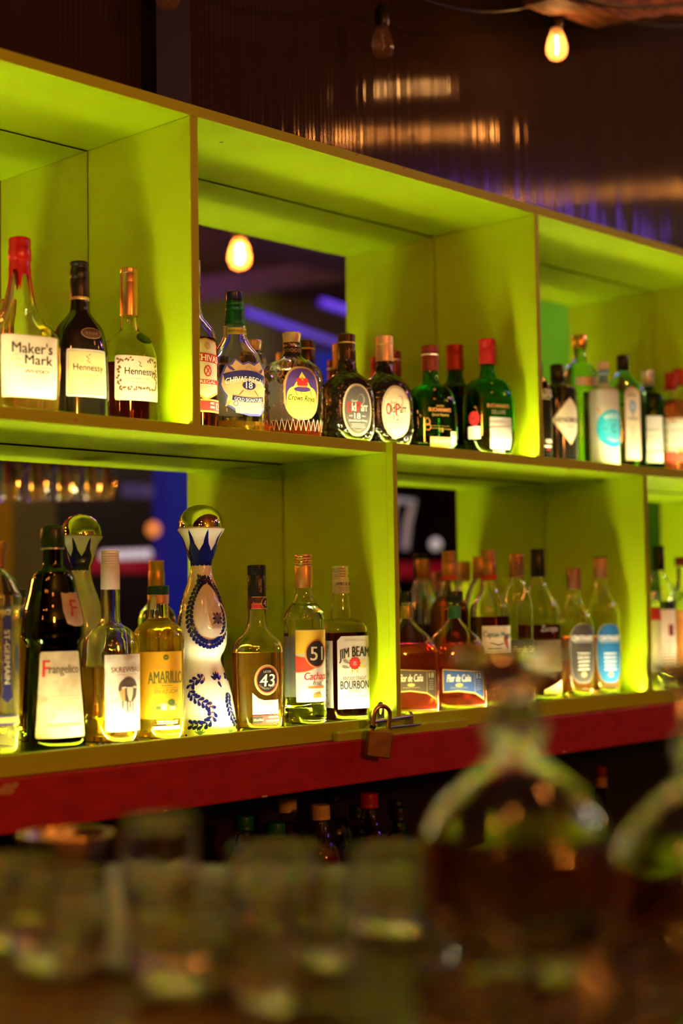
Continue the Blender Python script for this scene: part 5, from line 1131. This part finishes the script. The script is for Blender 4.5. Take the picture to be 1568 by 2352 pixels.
t_ = tumbler(p, 'tall', 'tallest clear glass with flared rim rising above the cluster on the bar'); t_['group'] = 'tall bar glass'; t_.scale = (.95, .95, 1.0)
# metal bowl behind the glasses
bw_ = atZ(150, 1992, BT+.001); r = empty('metal_bowl', bw_, 'round metal bowl with ridged shiny rim behind the glasses on the left', 'bowl')
r.scale = (.8, .8, .8); lathe('bowl_shell', [(.030, 0), (.042, .010), (.050, .028), (.052, .036), (.0505, .036), (.048, .028), (.040, .012), (.002, .003)], STEEL, r, 40, close_top=False)
tube('rolled_rim', [(.052*math.cos(t*math.pi/24), .052*math.sin(t*math.pi/24), .0365+.0006*(t % 2)) for t in range(48)], .0022, mat('gilt_rim', (.8, .55, .2), .15, 1), r, closed=True)
# two big decanters with flared pourer tops
def carafe(u, d_, label, s_, fill):
    p = atD(u, 2000, d_); sc = p0 = (p-CAM).dot(FW)/FPX; base = BT+.0065 if u < 1500 else BT+.0065
    r = empty('carafe', (p.x, p.y, base), label, 'decanter'); zz = lambda v: atY(u, v, p.y).z-base
    pr = [(205, None), (218, 2180), (228, 2080), (232, 1990), (222, 1930), (196, 1870), (160, 1825), (118, 1785), (78, 1755), (58, 1730), (52, 1690), (50, 1640), (52, 1600)]
    vs0 = [(a*sc*s_, 0 if v is None else zz(1347+(v-1347)*s_)) for a, v in pr]
    inn = [(max(a-.0045, .003), max(z, .014)) for a, z in reversed(vs0)]
    vs, fs = lathe_data(vs0+inn, 48, close_top=True); obj('glass_body', vs, fs, CLEAR, r, smooth=True)
    lv = zz(1347+(fill-1347)*s_); lq = [(a-.0042, max(z, .0138)) for a, z in vs0 if z < lv]
    rtop = next(a for a, z in reversed(vs0) if z < lv); lq.append((rtop-.0065, lv))
    lathe('dark_drink', lq, mat('dark_syrup', (.22, .05, .012), 0, 0, 1, 1.35), r, 48)
    q = lambda a, v: (a*sc*s_, zz(1347+(v-1347)*s_))
    lathe('neck_knob', [q(52, 1715), q(70, 1700), q(76, 1678), q(70, 1656), q(52, 1642)], CLEAR, r, 32)
    lathe('flared_stopper', [q(48, 1602), q(52, 1585), q(70, 1562), q(110, 1538), q(140, 1515), q(144, 1500), q(120, 1492), q(20, 1486)], CLEAR, r, 40)
    return r
carafe(1190, .95, 'large round-bodied glass decanter with flared stopper, dark drink inside, blurred at right', 1, 1905)
carafe(1640, .86, 'second round-bodied decanter cut off by the right edge, blurred', 1.12, 1905)
# small things in the lower right foreground
for u, v, k in ((1090, 2375, 'rocks'), (1290, 2420, 'rocks'), (1480, 2400, 'goblet')):
    p = onbar(u, v); tumbler(p, k, 'clear glass standing before the round decanters in the lower right foreground', 'glasses before the decanters')
